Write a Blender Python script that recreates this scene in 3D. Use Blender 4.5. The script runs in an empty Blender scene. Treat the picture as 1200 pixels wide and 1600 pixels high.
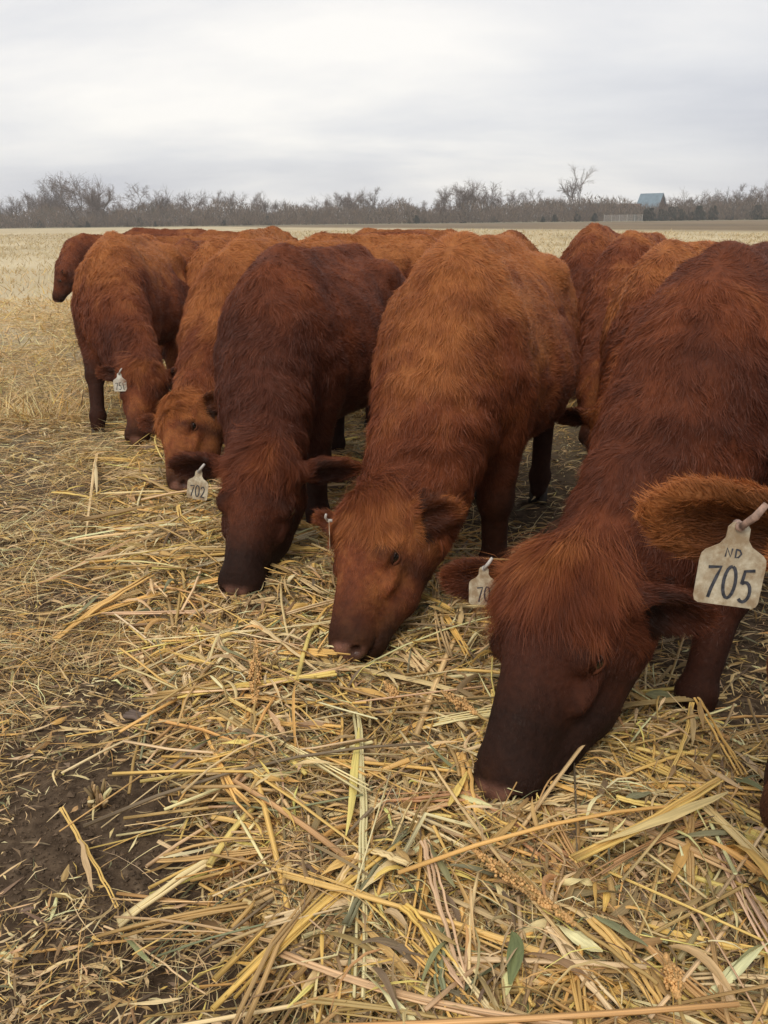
import bpy, math, os
import numpy as np
from mathutils import Matrix, Vector

rng = np.random.default_rng(11)
C = bpy.context.scene.collection
SC = bpy.context.scene
DRAFT = False

# ------------------------------------------------------------------ camera
F_PX, CAM_H = 1383.0, 1.30
PITCH = math.atan((800 - 343) / F_PX)
ROLL = math.radians(0.65)
r0 = np.array([1.0, 0, 0]); u0 = np.array([0, math.sin(PITCH), math.cos(PITCH)])
fw = np.array([0, math.cos(PITCH), -math.sin(PITCH)])
rt = r0 * math.cos(ROLL) - u0 * math.sin(ROLL)
up = u0 * math.cos(ROLL) + r0 * math.sin(ROLL)
CAM = np.array([0, 0, CAM_H])
cd = bpy.data.cameras.new("camera"); cam = bpy.data.objects.new("camera", cd); C.objects.link(cam)
cd.sensor_fit = 'VERTICAL'; cd.sensor_height = 36; cd.lens = 36 * F_PX / 1600
cd.clip_end = 6000; cd.clip_start = 0.02
m = Matrix.Identity(4)
for i in range(3):
    m[i][0] = rt[i]; m[i][1] = up[i]; m[i][2] = -fw[i]; m[i][3] = CAM[i]
cam.matrix_world = m
SC.camera = cam

# ------------------------------------------------------------------ world
SUN_EL, SUN_AZ = math.radians(52), math.radians(200)   # high, behind the overcast, a little behind the camera
w = bpy.data.worlds.new("World"); SC.world = w; w.use_nodes = True
nt = w.node_tree; nt.nodes.clear()
def N(t, k, **kw):
    n = t.nodes.new(k)
    for a, b in kw.items(): setattr(n, a, b)
    return n
out = N(nt, 'ShaderNodeOutputWorld'); bg = N(nt, 'ShaderNodeBackground')
sky = N(nt, 'ShaderNodeTexSky', sky_type='NISHITA', sun_disc=False)
sky.sun_elevation = SUN_EL; sky.sun_rotation = SUN_AZ
tc = N(nt, 'ShaderNodeTexCoord'); sep = N(nt, 'ShaderNodeSeparateXYZ')
nt.links.new(tc.outputs['Generated'], sep.inputs[0])
# cloud layer: project direction on a plane overhead
mx = N(nt, 'ShaderNodeMath', operation='MAXIMUM'); mx.inputs[1].default_value = 0.0
ad = N(nt, 'ShaderNodeMath', operation='ADD'); ad.inputs[1].default_value = 0.22
nt.links.new(sep.outputs['Z'], mx.inputs[0]); nt.links.new(mx.outputs[0], ad.inputs[0])
dx = N(nt, 'ShaderNodeMath', operation='DIVIDE'); dy = N(nt, 'ShaderNodeMath', operation='DIVIDE')
nt.links.new(sep.outputs['X'], dx.inputs[0]); nt.links.new(ad.outputs[0], dx.inputs[1])
nt.links.new(sep.outputs['Y'], dy.inputs[0]); nt.links.new(ad.outputs[0], dy.inputs[1])
cmb = N(nt, 'ShaderNodeCombineXYZ')
nt.links.new(dx.outputs[0], cmb.inputs[0]); nt.links.new(dy.outputs[0], cmb.inputs[1])
mp = N(nt, 'ShaderNodeMapping'); mp.inputs['Scale'].default_value = (0.55, 1.0, 1.0); mp.inputs['Rotation'].default_value = (0, 0, 0.35)
mp.inputs['Location'].default_value = (3.1, 1.7, 0)
nt.links.new(cmb.outputs[0], mp.inputs[0])
n1 = N(nt, 'ShaderNodeTexNoise'); n1.inputs['Scale'].default_value = 0.75; n1.inputs['Detail'].default_value = 7; n1.inputs['Roughness'].default_value = 0.55; n1.inputs['Distortion'].default_value = 0.3
nt.links.new(mp.outputs[0], n1.inputs['Vector'])
cr = N(nt, 'ShaderNodeValToRGB')
cr.color_ramp.elements[0].position = 0.36; cr.color_ramp.elements[0].color = (5.7, 5.8, 6.25, 1)
cr.color_ramp.elements[1].position = 0.66; cr.color_ramp.elements[1].color = (9.2, 8.9, 8.45, 1)
e = cr.color_ramp.elements.new(0.5); e.color = (7.1, 7.1, 7.25, 1)
nt.links.new(n1.outputs['Fac'], cr.inputs[0])
mixc = N(nt, 'ShaderNodeMix', data_type='RGBA'); mixc.inputs['Factor'].default_value = 0.93
nt.links.new(sky.outputs[0], mixc.inputs[6]); nt.links.new(cr.outputs[0], mixc.inputs[7])
nt.links.new(mixc.outputs[2], bg.inputs[0]); bg.inputs[1].default_value = 0.088
nt.links.new(bg.outputs[0], out.inputs[0])

sl = bpy.data.lights.new("sun", 'SUN'); so = bpy.data.objects.new("sun", sl); C.objects.link(so)
sl.energy = 1.5; sl.angle = math.radians(25); sl.color = (1.0, 0.92, 0.80)
sd = Vector((math.sin(SUN_AZ) * math.cos(SUN_EL), math.cos(SUN_AZ) * math.cos(SUN_EL), math.sin(SUN_EL)))
so.rotation_euler = sd.to_track_quat('Z', 'Y').to_euler()
SC.view_settings.view_transform = 'Standard'; SC.view_settings.look = 'None'
SC.view_settings.exposure = 0.42; SC.view_settings.gamma = 1.0
SC.cycles.max_bounces = 6; SC.cycles.diffuse_bounces = 3; SC.cycles.volume_bounces = 0

# ------------------------------------------------------------------ helpers
def ray(px, py):
    return fw + rt * (px - 600) / F_PX + up * (800 - py) / F_PX
def at_d(px, py, d):
    "point seen at photo pixel, at ground distance y = d"
    v = ray(px, py); return CAM + v * (d / v[1])
def at_z(px, py, z):
    v = ray(px, py); return CAM + v * ((z - CAM_H) / v[2])
def project(P):
    q = P - CAM; dz = q @ fw
    return np.stack([600 + F_PX * (q @ rt) / dz, 800 - F_PX * (q @ up) / dz, dz], -1)
def nrm(v):
    v = np.asarray(v, float); return v / np.maximum(np.linalg.norm(v, axis=-1, keepdims=True), 1e-9)

def vnoise(p, seed=0):
    p = np.asarray(p, np.float64); i = np.floor(p).astype(np.int64); f = p - i; f = f * f * (3 - 2 * f)
    r = 0
    for a in (0, 1):
        for b in (0, 1):
            for c in (0, 1):
                h = ((i[..., 0] + a) * 73856093) ^ ((i[..., 1] + b) * 19349663) ^ ((i[..., 2] + c) * 83492791) ^ (seed * 2654435 + 977)
                h = (h * 1103515245 + 12345) & 0x7fffffff
                h = ((h >> 7) * 48271 + 11) & 0x7fffffff
                v = ((h >> 9) & 0xffff) / 32767.5 - 1
                r = r + v * (f[..., 0] if a else 1 - f[..., 0]) * (f[..., 1] if b else 1 - f[..., 1]) * (f[..., 2] if c else 1 - f[..., 2])
    return r
def n2(x, y, s, seed=0):
    return vnoise(np.stack([x / s, y / s, np.zeros_like(x) + 0.37], -1), seed)

def mesh_np(name, V, faces, mat=None, parent=None, col=None, uvw=None, smooth=True):
    """faces: list of int arrays (n,3) or (n,4)"""
    me = bpy.data.meshes.new(name)
    V = np.ascontiguousarray(V, np.float32)
    faces = [np.asarray(f, np.int32) for f in faces if len(f)]
    me.vertices.add(len(V)); me.vertices.foreach_set('co', V.ravel())
    nl = sum(f.size for f in faces); nf = sum(len(f) for f in faces)
    me.loops.add(nl); me.polygons.add(nf)
    me.loops.foreach_set('vertex_index', np.concatenate([f.ravel() for f in faces]))
    st = []; o = 0
    for f in faces:
        st.append(o + np.arange(len(f)) * f.shape[1]); o += f.size
    me.polygons.foreach_set('loop_start', np.concatenate(st).astype(np.int32))
    me.polygons.foreach_set('use_smooth', np.full(nf, smooth))
    me.update(calc_edges=True)
    if col is not None:
        a = me.attributes.new('Col', 'FLOAT_COLOR', 'POINT')
        c = np.ones((len(V), 4), np.float32); c[:, :3] = col; a.data.foreach_set('color', c.ravel())
    if uvw is not None:
        a = me.attributes.new('pos_on_piece', 'FLOAT_VECTOR', 'POINT')
        a.data.foreach_set('vector', np.ascontiguousarray(uvw, np.float32).ravel())
    if mat: me.materials.append(mat)
    ob = bpy.data.objects.new(name, me); C.objects.link(ob)
    if parent: ob.parent = parent
    return ob
def empty(name, loc=(0, 0, 0), rz=0.0):
    o = bpy.data.objects.new(name, None); C.objects.link(o); o.location = loc; o.rotation_euler = (0, 0, rz)
    o.empty_display_size = 0.2
    return o
def tag(o, label=None, cat=None, group=None, kind=None):
    if label: o['label'] = label
    if cat: o['category'] = cat
    if group: o['group'] = group
    if kind: o['kind'] = kind
    return o
class MB:
    def __init__(s): s.v = []; s.f3 = []; s.f4 = []; s.c = []; s.n = 0
    def add(s, V, f3=None, f4=None, col=None):
        V = np.asarray(V, float)
        if f3 is not None and len(f3): s.f3.append(np.asarray(f3) + s.n)
        if f4 is not None and len(f4): s.f4.append(np.asarray(f4) + s.n)
        s.v.append(V); s.n += len(V)
        s.c.append(np.broadcast_to(np.asarray(col if col is not None else (1, 1, 1), float), V.shape).copy())
        return s
    def build(s, name, mat, parent=None, smooth=True, usecol=False):
        fs = []
        if s.f3: fs.append(np.concatenate(s.f3))
        if s.f4: fs.append(np.concatenate(s.f4))
        return mesh_np(name, np.concatenate(s.v), fs, mat, parent, np.concatenate(s.c) if usecol else None, None, smooth)
def uvsphere(c, r, nu=12, nv=8):
    th = np.linspace(0, 2 * np.pi, nu, endpoint=False); ph = np.linspace(0.001, np.pi - 0.001, nv)
    V = np.array([[math.sin(p) * math.cos(t), math.sin(p) * math.sin(t), math.cos(p)] for p in ph for t in th]) * r + c
    F = [[i * nu + j, (i + 1) * nu + j, (i + 1) * nu + (j + 1) % nu, i * nu + (j + 1) % nu] for i in range(nv - 1) for j in range(nu)]
    return V, F
def tube_path(P, R, sides=8):
    P = np.asarray(P, float); R = np.broadcast_to(R, (len(P),)); T = nrm(np.gradient(P, axis=0))
    a = nrm(np.cross(T, [0.13, 0.21, 0.97])); b = np.cross(T, a)
    th = np.linspace(0, 2 * np.pi, sides, endpoint=False)
    V = (P[:, None] + R[:, None, None] * (a[:, None] * np.cos(th)[None, :, None] + b[:, None] * np.sin(th)[None, :, None])).reshape(-1, 3)
    n = len(P)
    F = [[i * sides + j, i * sides + (j + 1) % sides, (i + 1) * sides + (j + 1) % sides, (i + 1) * sides + j] for i in range(n - 1) for j in range(sides)]
    V = np.concatenate([V, P[:1], P[-1:]])
    T3 = [[n * sides, (j + 1) % sides, j] for j in range(sides)] + [[n * sides + 1, (n - 1) * sides + j, (n - 1) * sides + (j + 1) % sides] for j in range(sides)]
    return V, T3, F
def box(c, s):
    c = np.asarray(c, float); s = np.asarray(s, float) / 2
    V = np.array([[x, y, z] for x in (-1, 1) for y in (-1, 1) for z in (-1, 1)]) * s + c
    return V, None, [[0, 1, 3, 2], [4, 6, 7, 5], [0, 4, 5, 1], [2, 3, 7, 6], [0, 2, 6, 4], [1, 5, 7, 3]]

# ------------------------------------------------------------------ materials
def mat(name, color=(0.5, 0.5, 0.5), rough=0.7, spec=0.3, attr=False, noise=None, trans=0.0, bump=None, piece=False, nstr=0.5, stain=None):
    """noise = (scale, dark factor, light factor) breaks up the colour; piece: streaks run along each straw piece"""
    M = bpy.data.materials.new(name); M.use_nodes = True; t = M.node_tree
    b = t.nodes['Principled BSDF']; b.inputs['Roughness'].default_value = rough
    b.inputs['Specular IOR Level'].default_value = spec
    col = None
    if attr:
        a = N(t, 'ShaderNodeAttribute'); a.attribute_name = 'Col'; col = a.outputs['Color']
    else:
        a = N(t, 'ShaderNodeRGB'); a.outputs[0].default_value = (*color, 1); col = a.outputs[0]
    vec = None
    if piece:
        pa = N(t, 'ShaderNodeAttribute'); pa.attribute_name = 'pos_on_piece'; vec = pa.outputs['Vector']
    else:
        tcn = N(t, 'ShaderNodeTexCoord'); vec = tcn.outputs['Object']
    if noise:
        nn = N(t, 'ShaderNodeTexNoise'); nn.inputs['Scale'].default_value = noise[0]; nn.inputs['Detail'].default_value = 5
        t.links.new(vec, nn.inputs['Vector'])
        rr = N(t, 'ShaderNodeMapRange'); rr.inputs[1].default_value = 0.3; rr.inputs[2].default_value = 0.7
        rr.inputs[3].default_value = noise[1]; rr.inputs[4].default_value = noise[2]
        t.links.new(nn.outputs['Fac'], rr.inputs[0])
        mm = N(t, 'ShaderNodeVectorMath', operation='SCALE')
        t.links.new(col, mm.inputs[0]); t.links.new(rr.outputs[0], mm.inputs['Scale']); col = mm.outputs[0]
        if bump:
            bp = N(t, 'ShaderNodeBump'); bp.inputs['Strength'].default_value = nstr; bp.inputs['Distance'].default_value = bump
            t.links.new(nn.outputs['Fac'], bp.inputs['Height']); t.links.new(bp.outputs[0], b.inputs['Normal'])
    if stain:
        n3 = N(t, 'ShaderNodeTexNoise'); n3.inputs['Scale'].default_value = 26; n3.inputs['Detail'].default_value = 8; n3.inputs['Roughness'].default_value = .7
        t.links.new(vec, n3.inputs['Vector']); r3 = N(t, 'ShaderNodeMapRange'); r3.inputs[1].default_value = .38; r3.inputs[2].default_value = .58; r3.inputs[4].default_value = stain[1]
        t.links.new(n3.outputs['Fac'], r3.inputs[0]); m3 = N(t, 'ShaderNodeMix', data_type='RGBA'); m3.inputs[7].default_value = (*stain[0], 1)
        t.links.new(r3.outputs[0], m3.inputs['Factor']); t.links.new(col, m3.inputs[6]); col = m3.outputs[2]
    t.links.new(col, b.inputs['Base Color'])
    if trans > 0:
        tr = N(t, 'ShaderNodeBsdfTranslucent'); t.links.new(col, tr.inputs[0])
        ms = N(t, 'ShaderNodeMixShader'); ms.inputs[0].default_value = trans
        t.links.new(b.outputs[0], ms.inputs[1]); t.links.new(tr.outputs[0], ms.inputs[2])
        t.links.new(ms.outputs[0], t.nodes['Material Output'].inputs['Surface'])
    return M
M_HAIR = mat('cattle_hair', rough=0.5, spec=0.25, attr=True, trans=0.22)
M_SKIN = mat('cattle_hide', rough=0.75, spec=0.15, attr=True, noise=(60, 0.75, 1.15), bump=0.01)
M_NOSE = mat('moist_nose', rough=0.32, spec=0.5, attr=True, noise=(260, 0.7, 1.15), bump=0.004)
M_EYE = mat('eye_dark', (0.012, 0.008, 0.006), 0.12, 0.5)
M_HOOF = mat('hoof_horn', (0.035, 0.026, 0.02), 0.6, 0.3, noise=(50, 0.6, 1.5))
M_LEAF = mat('dry_leaf', rough=0.6, spec=0.25, attr=True, noise=(1.0, 0.72, 1.2), piece=True, trans=0.15)
M_STALK = mat('dry_stalk', rough=0.5, spec=0.35, attr=True, noise=(1.0, 0.62, 1.2), piece=True)
M_GRASS = mat('dry_grass', rough=0.7, spec=0.2, attr=True, trans=0.2)
M_SEED = mat('sorghum_seed', (0.64, 0.38, 0.15), 0.6, 0.3, noise=(90, 0.6, 1.25))
M_BARK = mat('bare_tree_bark', (0.10, 0.080, 0.062), 0.9, 0.1, noise=(0.8, 0.7, 1.3))
M_TWIG = mat('bare_tree_twigs', (0.135, 0.098, 0.076), 0.9, 0.1, noise=(0.5, 0.7, 1.3))
M_BRUSH = mat('winter_brush', rough=0.9, spec=0.1, attr=True)
M_CEDAR = mat('cedar_foliage', (0.030, 0.042, 0.024), 0.9, 0.1, noise=(2, 0.6, 1.4))

# ------------------------------------------------------------------ ground
def smooth(a, b, x):
    t = np.clip((x - a) / (b - a), 0, 1); return t * t * (3 - 2 * t)
LY = np.array([0.2, 0.9, 1.05, 1.35, 1.65, 2.25, 3.3, 4.2, 5.2, 7.0, 10.0])
LX = np.array([0.05, -.02, -.18, -.36, -.45, -.66, -1.15, -1.35, -1.55, -1.9, -2.6])
def thick(x, y):
    "how deep in the windrow of chopped sorghum a ground point is, 0..1"
    xl = np.interp(y, LY, LX) + 0.10 * n2(x, y, 0.35, 5) + 0.05 * n2(x, y, .12, 6)
    wd = 1.60 - .40 * smooth(1.6, 2.1, y) + 0.1 * n2(x, y, 0.8, 7)
    return smooth(-0.04, 0.17, x - xl) * (1 - smooth(wd - 0.1, wd + 0.35, x - xl)) * (1 - smooth(8, 11, y))
def herd(x, y):
    "trampled dark ground where the cattle stand, right of the windrow"
    xl = np.interp(y, LY, LX)
    return smooth(1.25, 1.7, x - xl) * smooth(1.7, 2.2, y) * (1 - smooth(9, 13, y))
def soil(x, y):
    near = np.exp(-((x * x + y * y) / 400.0))
    return near * (0.030 * n2(x, y, 0.9, 1) + 0.014 * n2(x, y, 0.22, 2) + 0.006 * n2(x, y, 0.06, 3)) + (1 - near) * 0.0
def pile(x, y):
    return thick(x, y) * (0.075 + 0.050 * n2(x, y, 0.33, 8) + 0.024 * n2(x, y, .12, 9))
def spaced(lo, hi, fine, n):
    a = np.sinh(np.linspace(-1, 1, n) * hi) / np.sinh(hi)
    return a * lo
ux = np.sign(np.linspace(-1, 1, 561)) * (np.abs(np.linspace(-1, 1, 561)) * 4.5 + (np.expm1(np.abs(np.linspace(-1, 1, 561)) ** 6 * 6.7)) * 3)
vy = np.linspace(0, 1, 461); uy = -3 + vy * 11 + np.expm1(vy ** 6 * 6.9) * 3.6
GX, GY = np.meshgrid(ux, uy)
GZ = soil(GX, GY) + 0.35 * pile(GX, GY) - 0.012
nx_, ny_ = len(ux), len(uy)
idx = np.arange(nx_ * ny_).reshape(ny_, nx_)
q = np.stack([idx[:-1, :-1], idx[:-1, 1:], idx[1:, 1:], idx[1:, :-1]], -1).reshape(-1, 4)
GM = bpy.data.materials.new('field_soil'); GM.use_nodes = True; t = GM.node_tree; b = t.nodes['Principled BSDF']
b.inputs['Roughness'].default_value = 0.95; b.inputs['Specular IOR Level'].default_value = 0.1
tcn = N(t, 'ShaderNodeTexCoord')
def noise_ramp(scale, stops, det=6, mapping=None, rough=.6):
    n = N(t, 'ShaderNodeTexNoise'); n.inputs['Scale'].default_value = scale; n.inputs['Detail'].default_value = det; n.inputs['Roughness'].default_value = rough
    if mapping:
        mpn = N(t, 'ShaderNodeMapping'); mpn.inputs['Scale'].default_value = mapping; t.links.new(tcn.outputs['Object'], mpn.inputs[0]); t.links.new(mpn.outputs[0], n.inputs['Vector'])
    else: t.links.new(tcn.outputs['Object'], n.inputs['Vector'])
    c = N(t, 'ShaderNodeValToRGB'); els = c.color_ramp.elements
    els[0].position, els[0].color = stops[0][0], (*stops[0][1], 1); els[1].position, els[1].color = stops[-1][0], (*stops[-1][1], 1)
    for p, cc in stops[1:-1]: ee = els.new(p); ee.color = (*cc, 1)
    t.links.new(n.outputs['Fac'], c.inputs[0]); return n, c
def mixc_(fac, A, B):
    mnode = N(t, 'ShaderNodeMix', data_type='RGBA')
    t.links.new(fac, mnode.inputs['Factor']); t.links.new(A, mnode.inputs[6]); t.links.new(B, mnode.inputs[7]); return mnode.outputs[2]
ns, csoil = noise_ramp(26, [(0.3, (0.045, 0.030, 0.019)), (0.55, (0.098, 0.068, 0.044)), (0.75, (0.18, 0.13, 0.085))], 9)
ntr, ctr = noise_ramp(14, [(0.3, (0.032, 0.025, 0.018)), (0.6, (0.062, 0.048, 0.035)), (0.8, (0.12, 0.095, 0.065))], 8)
_, cfar = noise_ramp(0.35, [(0.3, (0.36, 0.295, 0.18)), (0.5, (0.48, 0.40, 0.255)), (0.7, (0.58, 0.495, 0.33))], 9, (0.5, 0.16, 1))
_, cbrn = noise_ramp(0.05, [(0.35, (0.15, 0.115, 0.075)), (0.7, (0.24, 0.18, 0.11))], 8, (1, 0.5, 1))
geo = N(t, 'ShaderNodeSeparateXYZ'); t.links.new(tcn.outputs['Object'], geo.inputs[0])
mr = N(t, 'ShaderNodeMapRange'); mr.inputs[1].default_value = 4; mr.inputs[2].default_value = 13; t.links.new(geo.outputs['Y'], mr.inputs[0])
c1 = mixc_(mr.outputs[0], csoil.outputs[0], cfar.outputs[0])
# a darker harvested strip beyond the pale stubble, nearer on the right-hand side
sk = N(t, 'ShaderNodeMath', operation='MULTIPLY_ADD'); sk.inputs[1].default_value = 2.2; t.links.new(geo.outputs['X'], sk.inputs[0]); t.links.new(geo.outputs['Y'], sk.inputs[2])
mr2 = N(t, 'ShaderNodeMapRange'); mr2.inputs[1].default_value = 135; mr2.inputs[2].default_value = 165; t.links.new(sk.outputs[0], mr2.inputs[0])
c2 = mixc_(mr2.outputs[0], c1, cbrn.outputs[0])
mr3 = N(t, 'ShaderNodeMapRange'); mr3.inputs[1].default_value = 245; mr3.inputs[2].default_value = 268; t.links.new(geo.outputs['Y'], mr3.inputs[0])
_, cold = noise_ramp(0.08, [(0.35, (0.17, 0.15, 0.095)), (0.7, (0.27, 0.235, 0.15))], 6)
c3 = mixc_(mr3.outputs[0], c2, cold.outputs[0])
t.links.new(c3, b.inputs['Base Color'])
bp = N(t, 'ShaderNodeBump'); bp.inputs['Strength'].default_value = 0.8; bp.inputs['Distance'].default_value = 0.02
t.links.new(ns.outputs['Fac'], bp.inputs['Height']); t.links.new(bp.outputs[0], b.inputs['Normal'])
g = mesh_np('ground', np.stack([GX, GY, GZ], -1).reshape(-1, 3), [q], GM); tag(g, kind='structure')

# ------------------------------------------------------------------ straw and litter
def pieces_frame(n, x, y, z, yaw, pitch, length, K, bend, arch, kink=None):
    s = np.linspace(-0.5, 0.5, K)[None, :] * np.ones((n, 1))
    L = length[:, None]
    a = s * bend[:, None]                                   # heading varies along the piece
    if kink is not None: a = a + np.where(s > kink[1][:, None], kink[0][:, None], 0)
    hd = yaw[:, None] + a
    dl = L / (K - 1)
    stepx = np.cos(hd) * dl; stepy = np.sin(hd) * dl
    X = np.cumsum(stepx, 1); Y = np.cumsum(stepy, 1)
    X = X - X.mean(1, keepdims=True) + x[:, None]; Y = Y - Y.mean(1, keepdims=True) + y[:, None]
    Z = z[:, None] + s * L * np.sin(pitch)[:, None] + arch[:, None] * L * (0.25 - s * s) * 2
    return np.stack([X, Y, Z], -1), s
def ribbons(name, P, s, width, twist, col, material, fold=0.25, parent=None, tipend=0.15):
    n, K, _ = P.shape
    T = nrm(np.gradient(P, axis=1))
    side = nrm(np.cross(T, np.array([0, 0, 1.0]))); nu = np.cross(side, T)
    ang = twist[:, :1] + s * twist[:, 1:2]
    B = side * np.cos(ang)[..., None] + nu * np.sin(ang)[..., None]; Nn = np.cross(B, T)
    prof = np.clip(np.sin((s + 0.5) * np.pi * 0.92 + 0.12), tipend, 1)
    wd = width[:, None] * prof
    wav = 1
    l = P - B * wd[..., None] / 2; r = P + B * wd[..., None] / 2; c = P + Nn * (fold * wd / 2)[..., None]
    V = np.stack([l, c, r], 2).reshape(-1, 3)
    k = np.arange(K - 1); base = (np.arange(n) * K)[:, None] + k[None]
    i0 = (base * 3).ravel()
    F = np.concatenate([np.stack([i0, i0 + 1, i0 + 4, i0 + 3], 1), np.stack([i0 + 1, i0 + 2, i0 + 5, i0 + 4], 1)])
    cc = np.repeat(col, K * 3, 0)
    off = rng.uniform(0, 90, n)
    uv = np.stack([np.broadcast_to(off[:, None, None] + s[..., None] * 3, (n, K, 3)), np.broadcast_to(np.array([0., 3, 6])[None, None], (n, K, 3)) + off[:, None, None], np.broadcast_to(off[:, None, None], (n, K, 3))], -1).reshape(-1, 3)
    return mesh_np(name, V, [F], material, parent, cc, uv)
def tubes(name, P, s, rad, col, material, sides=5, parent=None, nodes=True):
    n, K, _ = P.shape
    T = nrm(np.gradient(P, axis=1))
    side = nrm(np.cross(T, np.array([0, 0, 1.0]))); nu = np.cross(side, T)
    th = np.linspace(0, 2 * np.pi, sides, endpoint=False) + 0.3
    R = rad[:, None] * (1 - 0.25 * (s + 0.5))
    flat = 0.75
    V = P[:, :, None] + R[..., None, None] * (side[:, :, None] * np.cos(th)[None, None, :, None] + flat * nu[:, :, None] * np.sin(th)[None, None, :, None])
    V = V.reshape(-1, 3)
    k = np.arange(K - 1); base = ((np.arange(n) * K)[:, None] + k[None]).ravel() * sides
    F = np.concatenate([np.stack([base + j, base + (j + 1) % sides, base + sides + (j + 1) % sides, base + sides + j], 1) for j in range(sides)])
    caps = []
    for end in (0, K - 1):
        e0 = (np.arange(n) * K + end) * sides
        for j in range(1, sides - 1): caps.append(np.stack([e0, e0 + j, e0 + j + 1], 1))
    cc = np.repeat(col, K * sides, 0)
    off = rng.uniform(0, 90, n)
    uv = np.stack([np.broadcast_to((off[:, None] + s * 2.0)[..., None], (n, K, sides)), np.broadcast_to((np.cos(th) * 2.5)[None, None], (n, K, sides)) + off[:, None, None], np.broadcast_to((np.sin(th) * 2.5)[None, None], (n, K, sides))], -1).reshape(-1, 3)
    return mesh_np(name, V, [F, np.concatenate(caps)], material, parent, cc, uv)
PAL = np.array([[.82, .50, .155], [.70, .50, .255], [.82, .605, .33], [.48, .31, .125], [.31, .215, .105], [.23, .23, .12], [.50, .32, .12], [.20, .14, .085]])
def cols(n, wts, jit=0.16):
    wts = np.array(wts, float); c = PAL[rng.choice(len(PAL), n, p=wts / wts.sum())]
    return np.clip(c * (1 + rng.normal(0, jit, (n, 1))) * (1 + rng.normal(0, .04, (n, 3))), .02, .8)
def scatter(n, dens, xr, yr, power=1.0):
    "sample ground points near the camera more densely"
    xs, ys = [], []; got = 0
    while got < n:
        m_ = n * 3
        u = rng.uniform(0, 1, m_); y = yr[0] + (yr[1] - yr[0]) * u ** power
        x = rng.uniform(xr[0], xr[1], m_)
        hw = 0.50 * (y * 0.95 + 0.4) + 0.25
        keep = (np.abs(x) < hw) & (rng.uniform(0, 1, m_) < dens(x, y))
        xs.append(x[keep]); ys.append(y[keep]); got += keep.sum()
    return np.concatenate(xs)[:n], np.concatenate(ys)[:n]
D1 = 0.25 if DRAFT else 1.0
# windrow: leaves
n = int(38000 * D1); x, y = scatter(n, lambda x, y: thick(x, y) / (0.7 + 0.25 * y), (-4, 3), (0.6, 9))
lay = rng.uniform(-0.05, 0.012, n); z = soil(x, y) + pile(x, y) + lay
L = rng.gamma(3, 0.030, n) + 0.03
fyaw = 3.1 * n2(x, y, .20, 71) + 1.5 * n2(x, y, .6, 72)
P, s = pieces_frame(n, x, y, z, fyaw + rng.normal(0, .55, n), rng.normal(0, 0.25, n), L * .85, 7, rng.normal(0, .9, n), rng.normal(0.1, 0.25, n))
o = ribbons('straw_leaves', P, s, rng.lognormal(-5.35, .6, n) + .0013, np.stack([rng.normal(0, 0.6, n), rng.normal(0, 2.5, n)], 1), cols(n, [3.5, 5, 5, 4.5, 4, 1.4, 2, 2.5], .22), M_LEAF, 0.45)
tag(o, 'dry chopped sorghum leaves heaped in a long windrow', 'straw', kind='stuff')
# windrow: stalk pieces
n = int(9000 * D1); x, y = scatter(n, lambda x, y: thick(x, y) ** .8 / (0.7 + 0.25 * y), (-4, 3), (0.6, 9))
L = np.clip(rng.gamma(2.2, 0.13, n), .06, .8); z = soil(x, y) + pile(x, y) + rng.uniform(-0.04, 0.018, n)
yaw = np.where(rng.uniform(0, 1, n) < .6, 3.1 * n2(x, y, .20, 71) + 1.5 * n2(x, y, .6, 72) + rng.normal(0, .3, n), rng.uniform(0, 2 * np.pi, n))
P, s = pieces_frame(n, x, y, z, yaw, rng.normal(0, 0.10, n) / (1 + 1.5 * L), L, 6, rng.normal(0, .25, n), rng.normal(0.02, 0.05, n), (np.where(rng.uniform(0, 1, n) < .25, rng.normal(0, .9, n), 0), rng.uniform(-.3, .3, n)))
o = tubes('straw_stalks', P, s, rng.gamma(2.5, 0.0011, n) + 0.0010, cols(n, [9, 5, 4, 3, 1.5, .6, 3, 1]), M_STALK)
tag(o, 'yellow chopped sorghum stalks heaped in a long windrow', 'straw', kind='stuff')
# bundles of long stalks, split and flattened, and broad curled leaves on top
nb_ = int(300 * D1); bx_, by_ = scatter(nb_, lambda x, y: thick(x, y) ** 1.5 / (0.7 + 0.3 * y), (-4, 3), (0.7, 7))
kk = rng.integers(3, 8, nb_); x = np.repeat(bx_, kk); y = np.repeat(by_, kk); n = len(x); byaw = np.where(rng.uniform(0, 1, nb_) < .6, rng.normal(2.75, .45, nb_), rng.uniform(0, 3.14, nb_))
yaw = np.repeat(byaw, kk) + rng.normal(0, .035, n); lat = rng.normal(0, .0065, n); x = x - np.sin(yaw) * lat; y = y + np.cos(yaw) * lat
L = np.repeat(rng.uniform(.22, .75, nb_), kk) * rng.uniform(.7, 1.1, n); z = soil(x, y) + pile(x, y) + np.repeat(rng.uniform(.0, .022, nb_), kk) + rng.uniform(0, .006, n)
kb = np.repeat(np.where(rng.uniform(0, 1, nb_) < .45, rng.normal(0, .8, nb_), 0), kk); kp_ = np.repeat(rng.uniform(-.3, .3, nb_), kk)
P, s = pieces_frame(n, x, y, z, yaw, np.repeat(rng.normal(0, .05, nb_), kk), L, 9, np.repeat(rng.normal(0, .25, nb_), kk), np.repeat(rng.normal(.02, .03, nb_), kk), (kb, kp_))
cb = np.repeat(cols(nb_, [8, 5, 3, 2, .5, .3, 4, 0], .10), kk, 0) * rng.uniform(.8, 1.15, (n, 1))
o = tubes('stalk_bundles', P, s, rng.gamma(4, .0006, n) + .0012, cb, M_STALK, 6); tag(o, 'bundled long yellow stalks strewn through the windrow', 'straw', kind='stuff')
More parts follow.
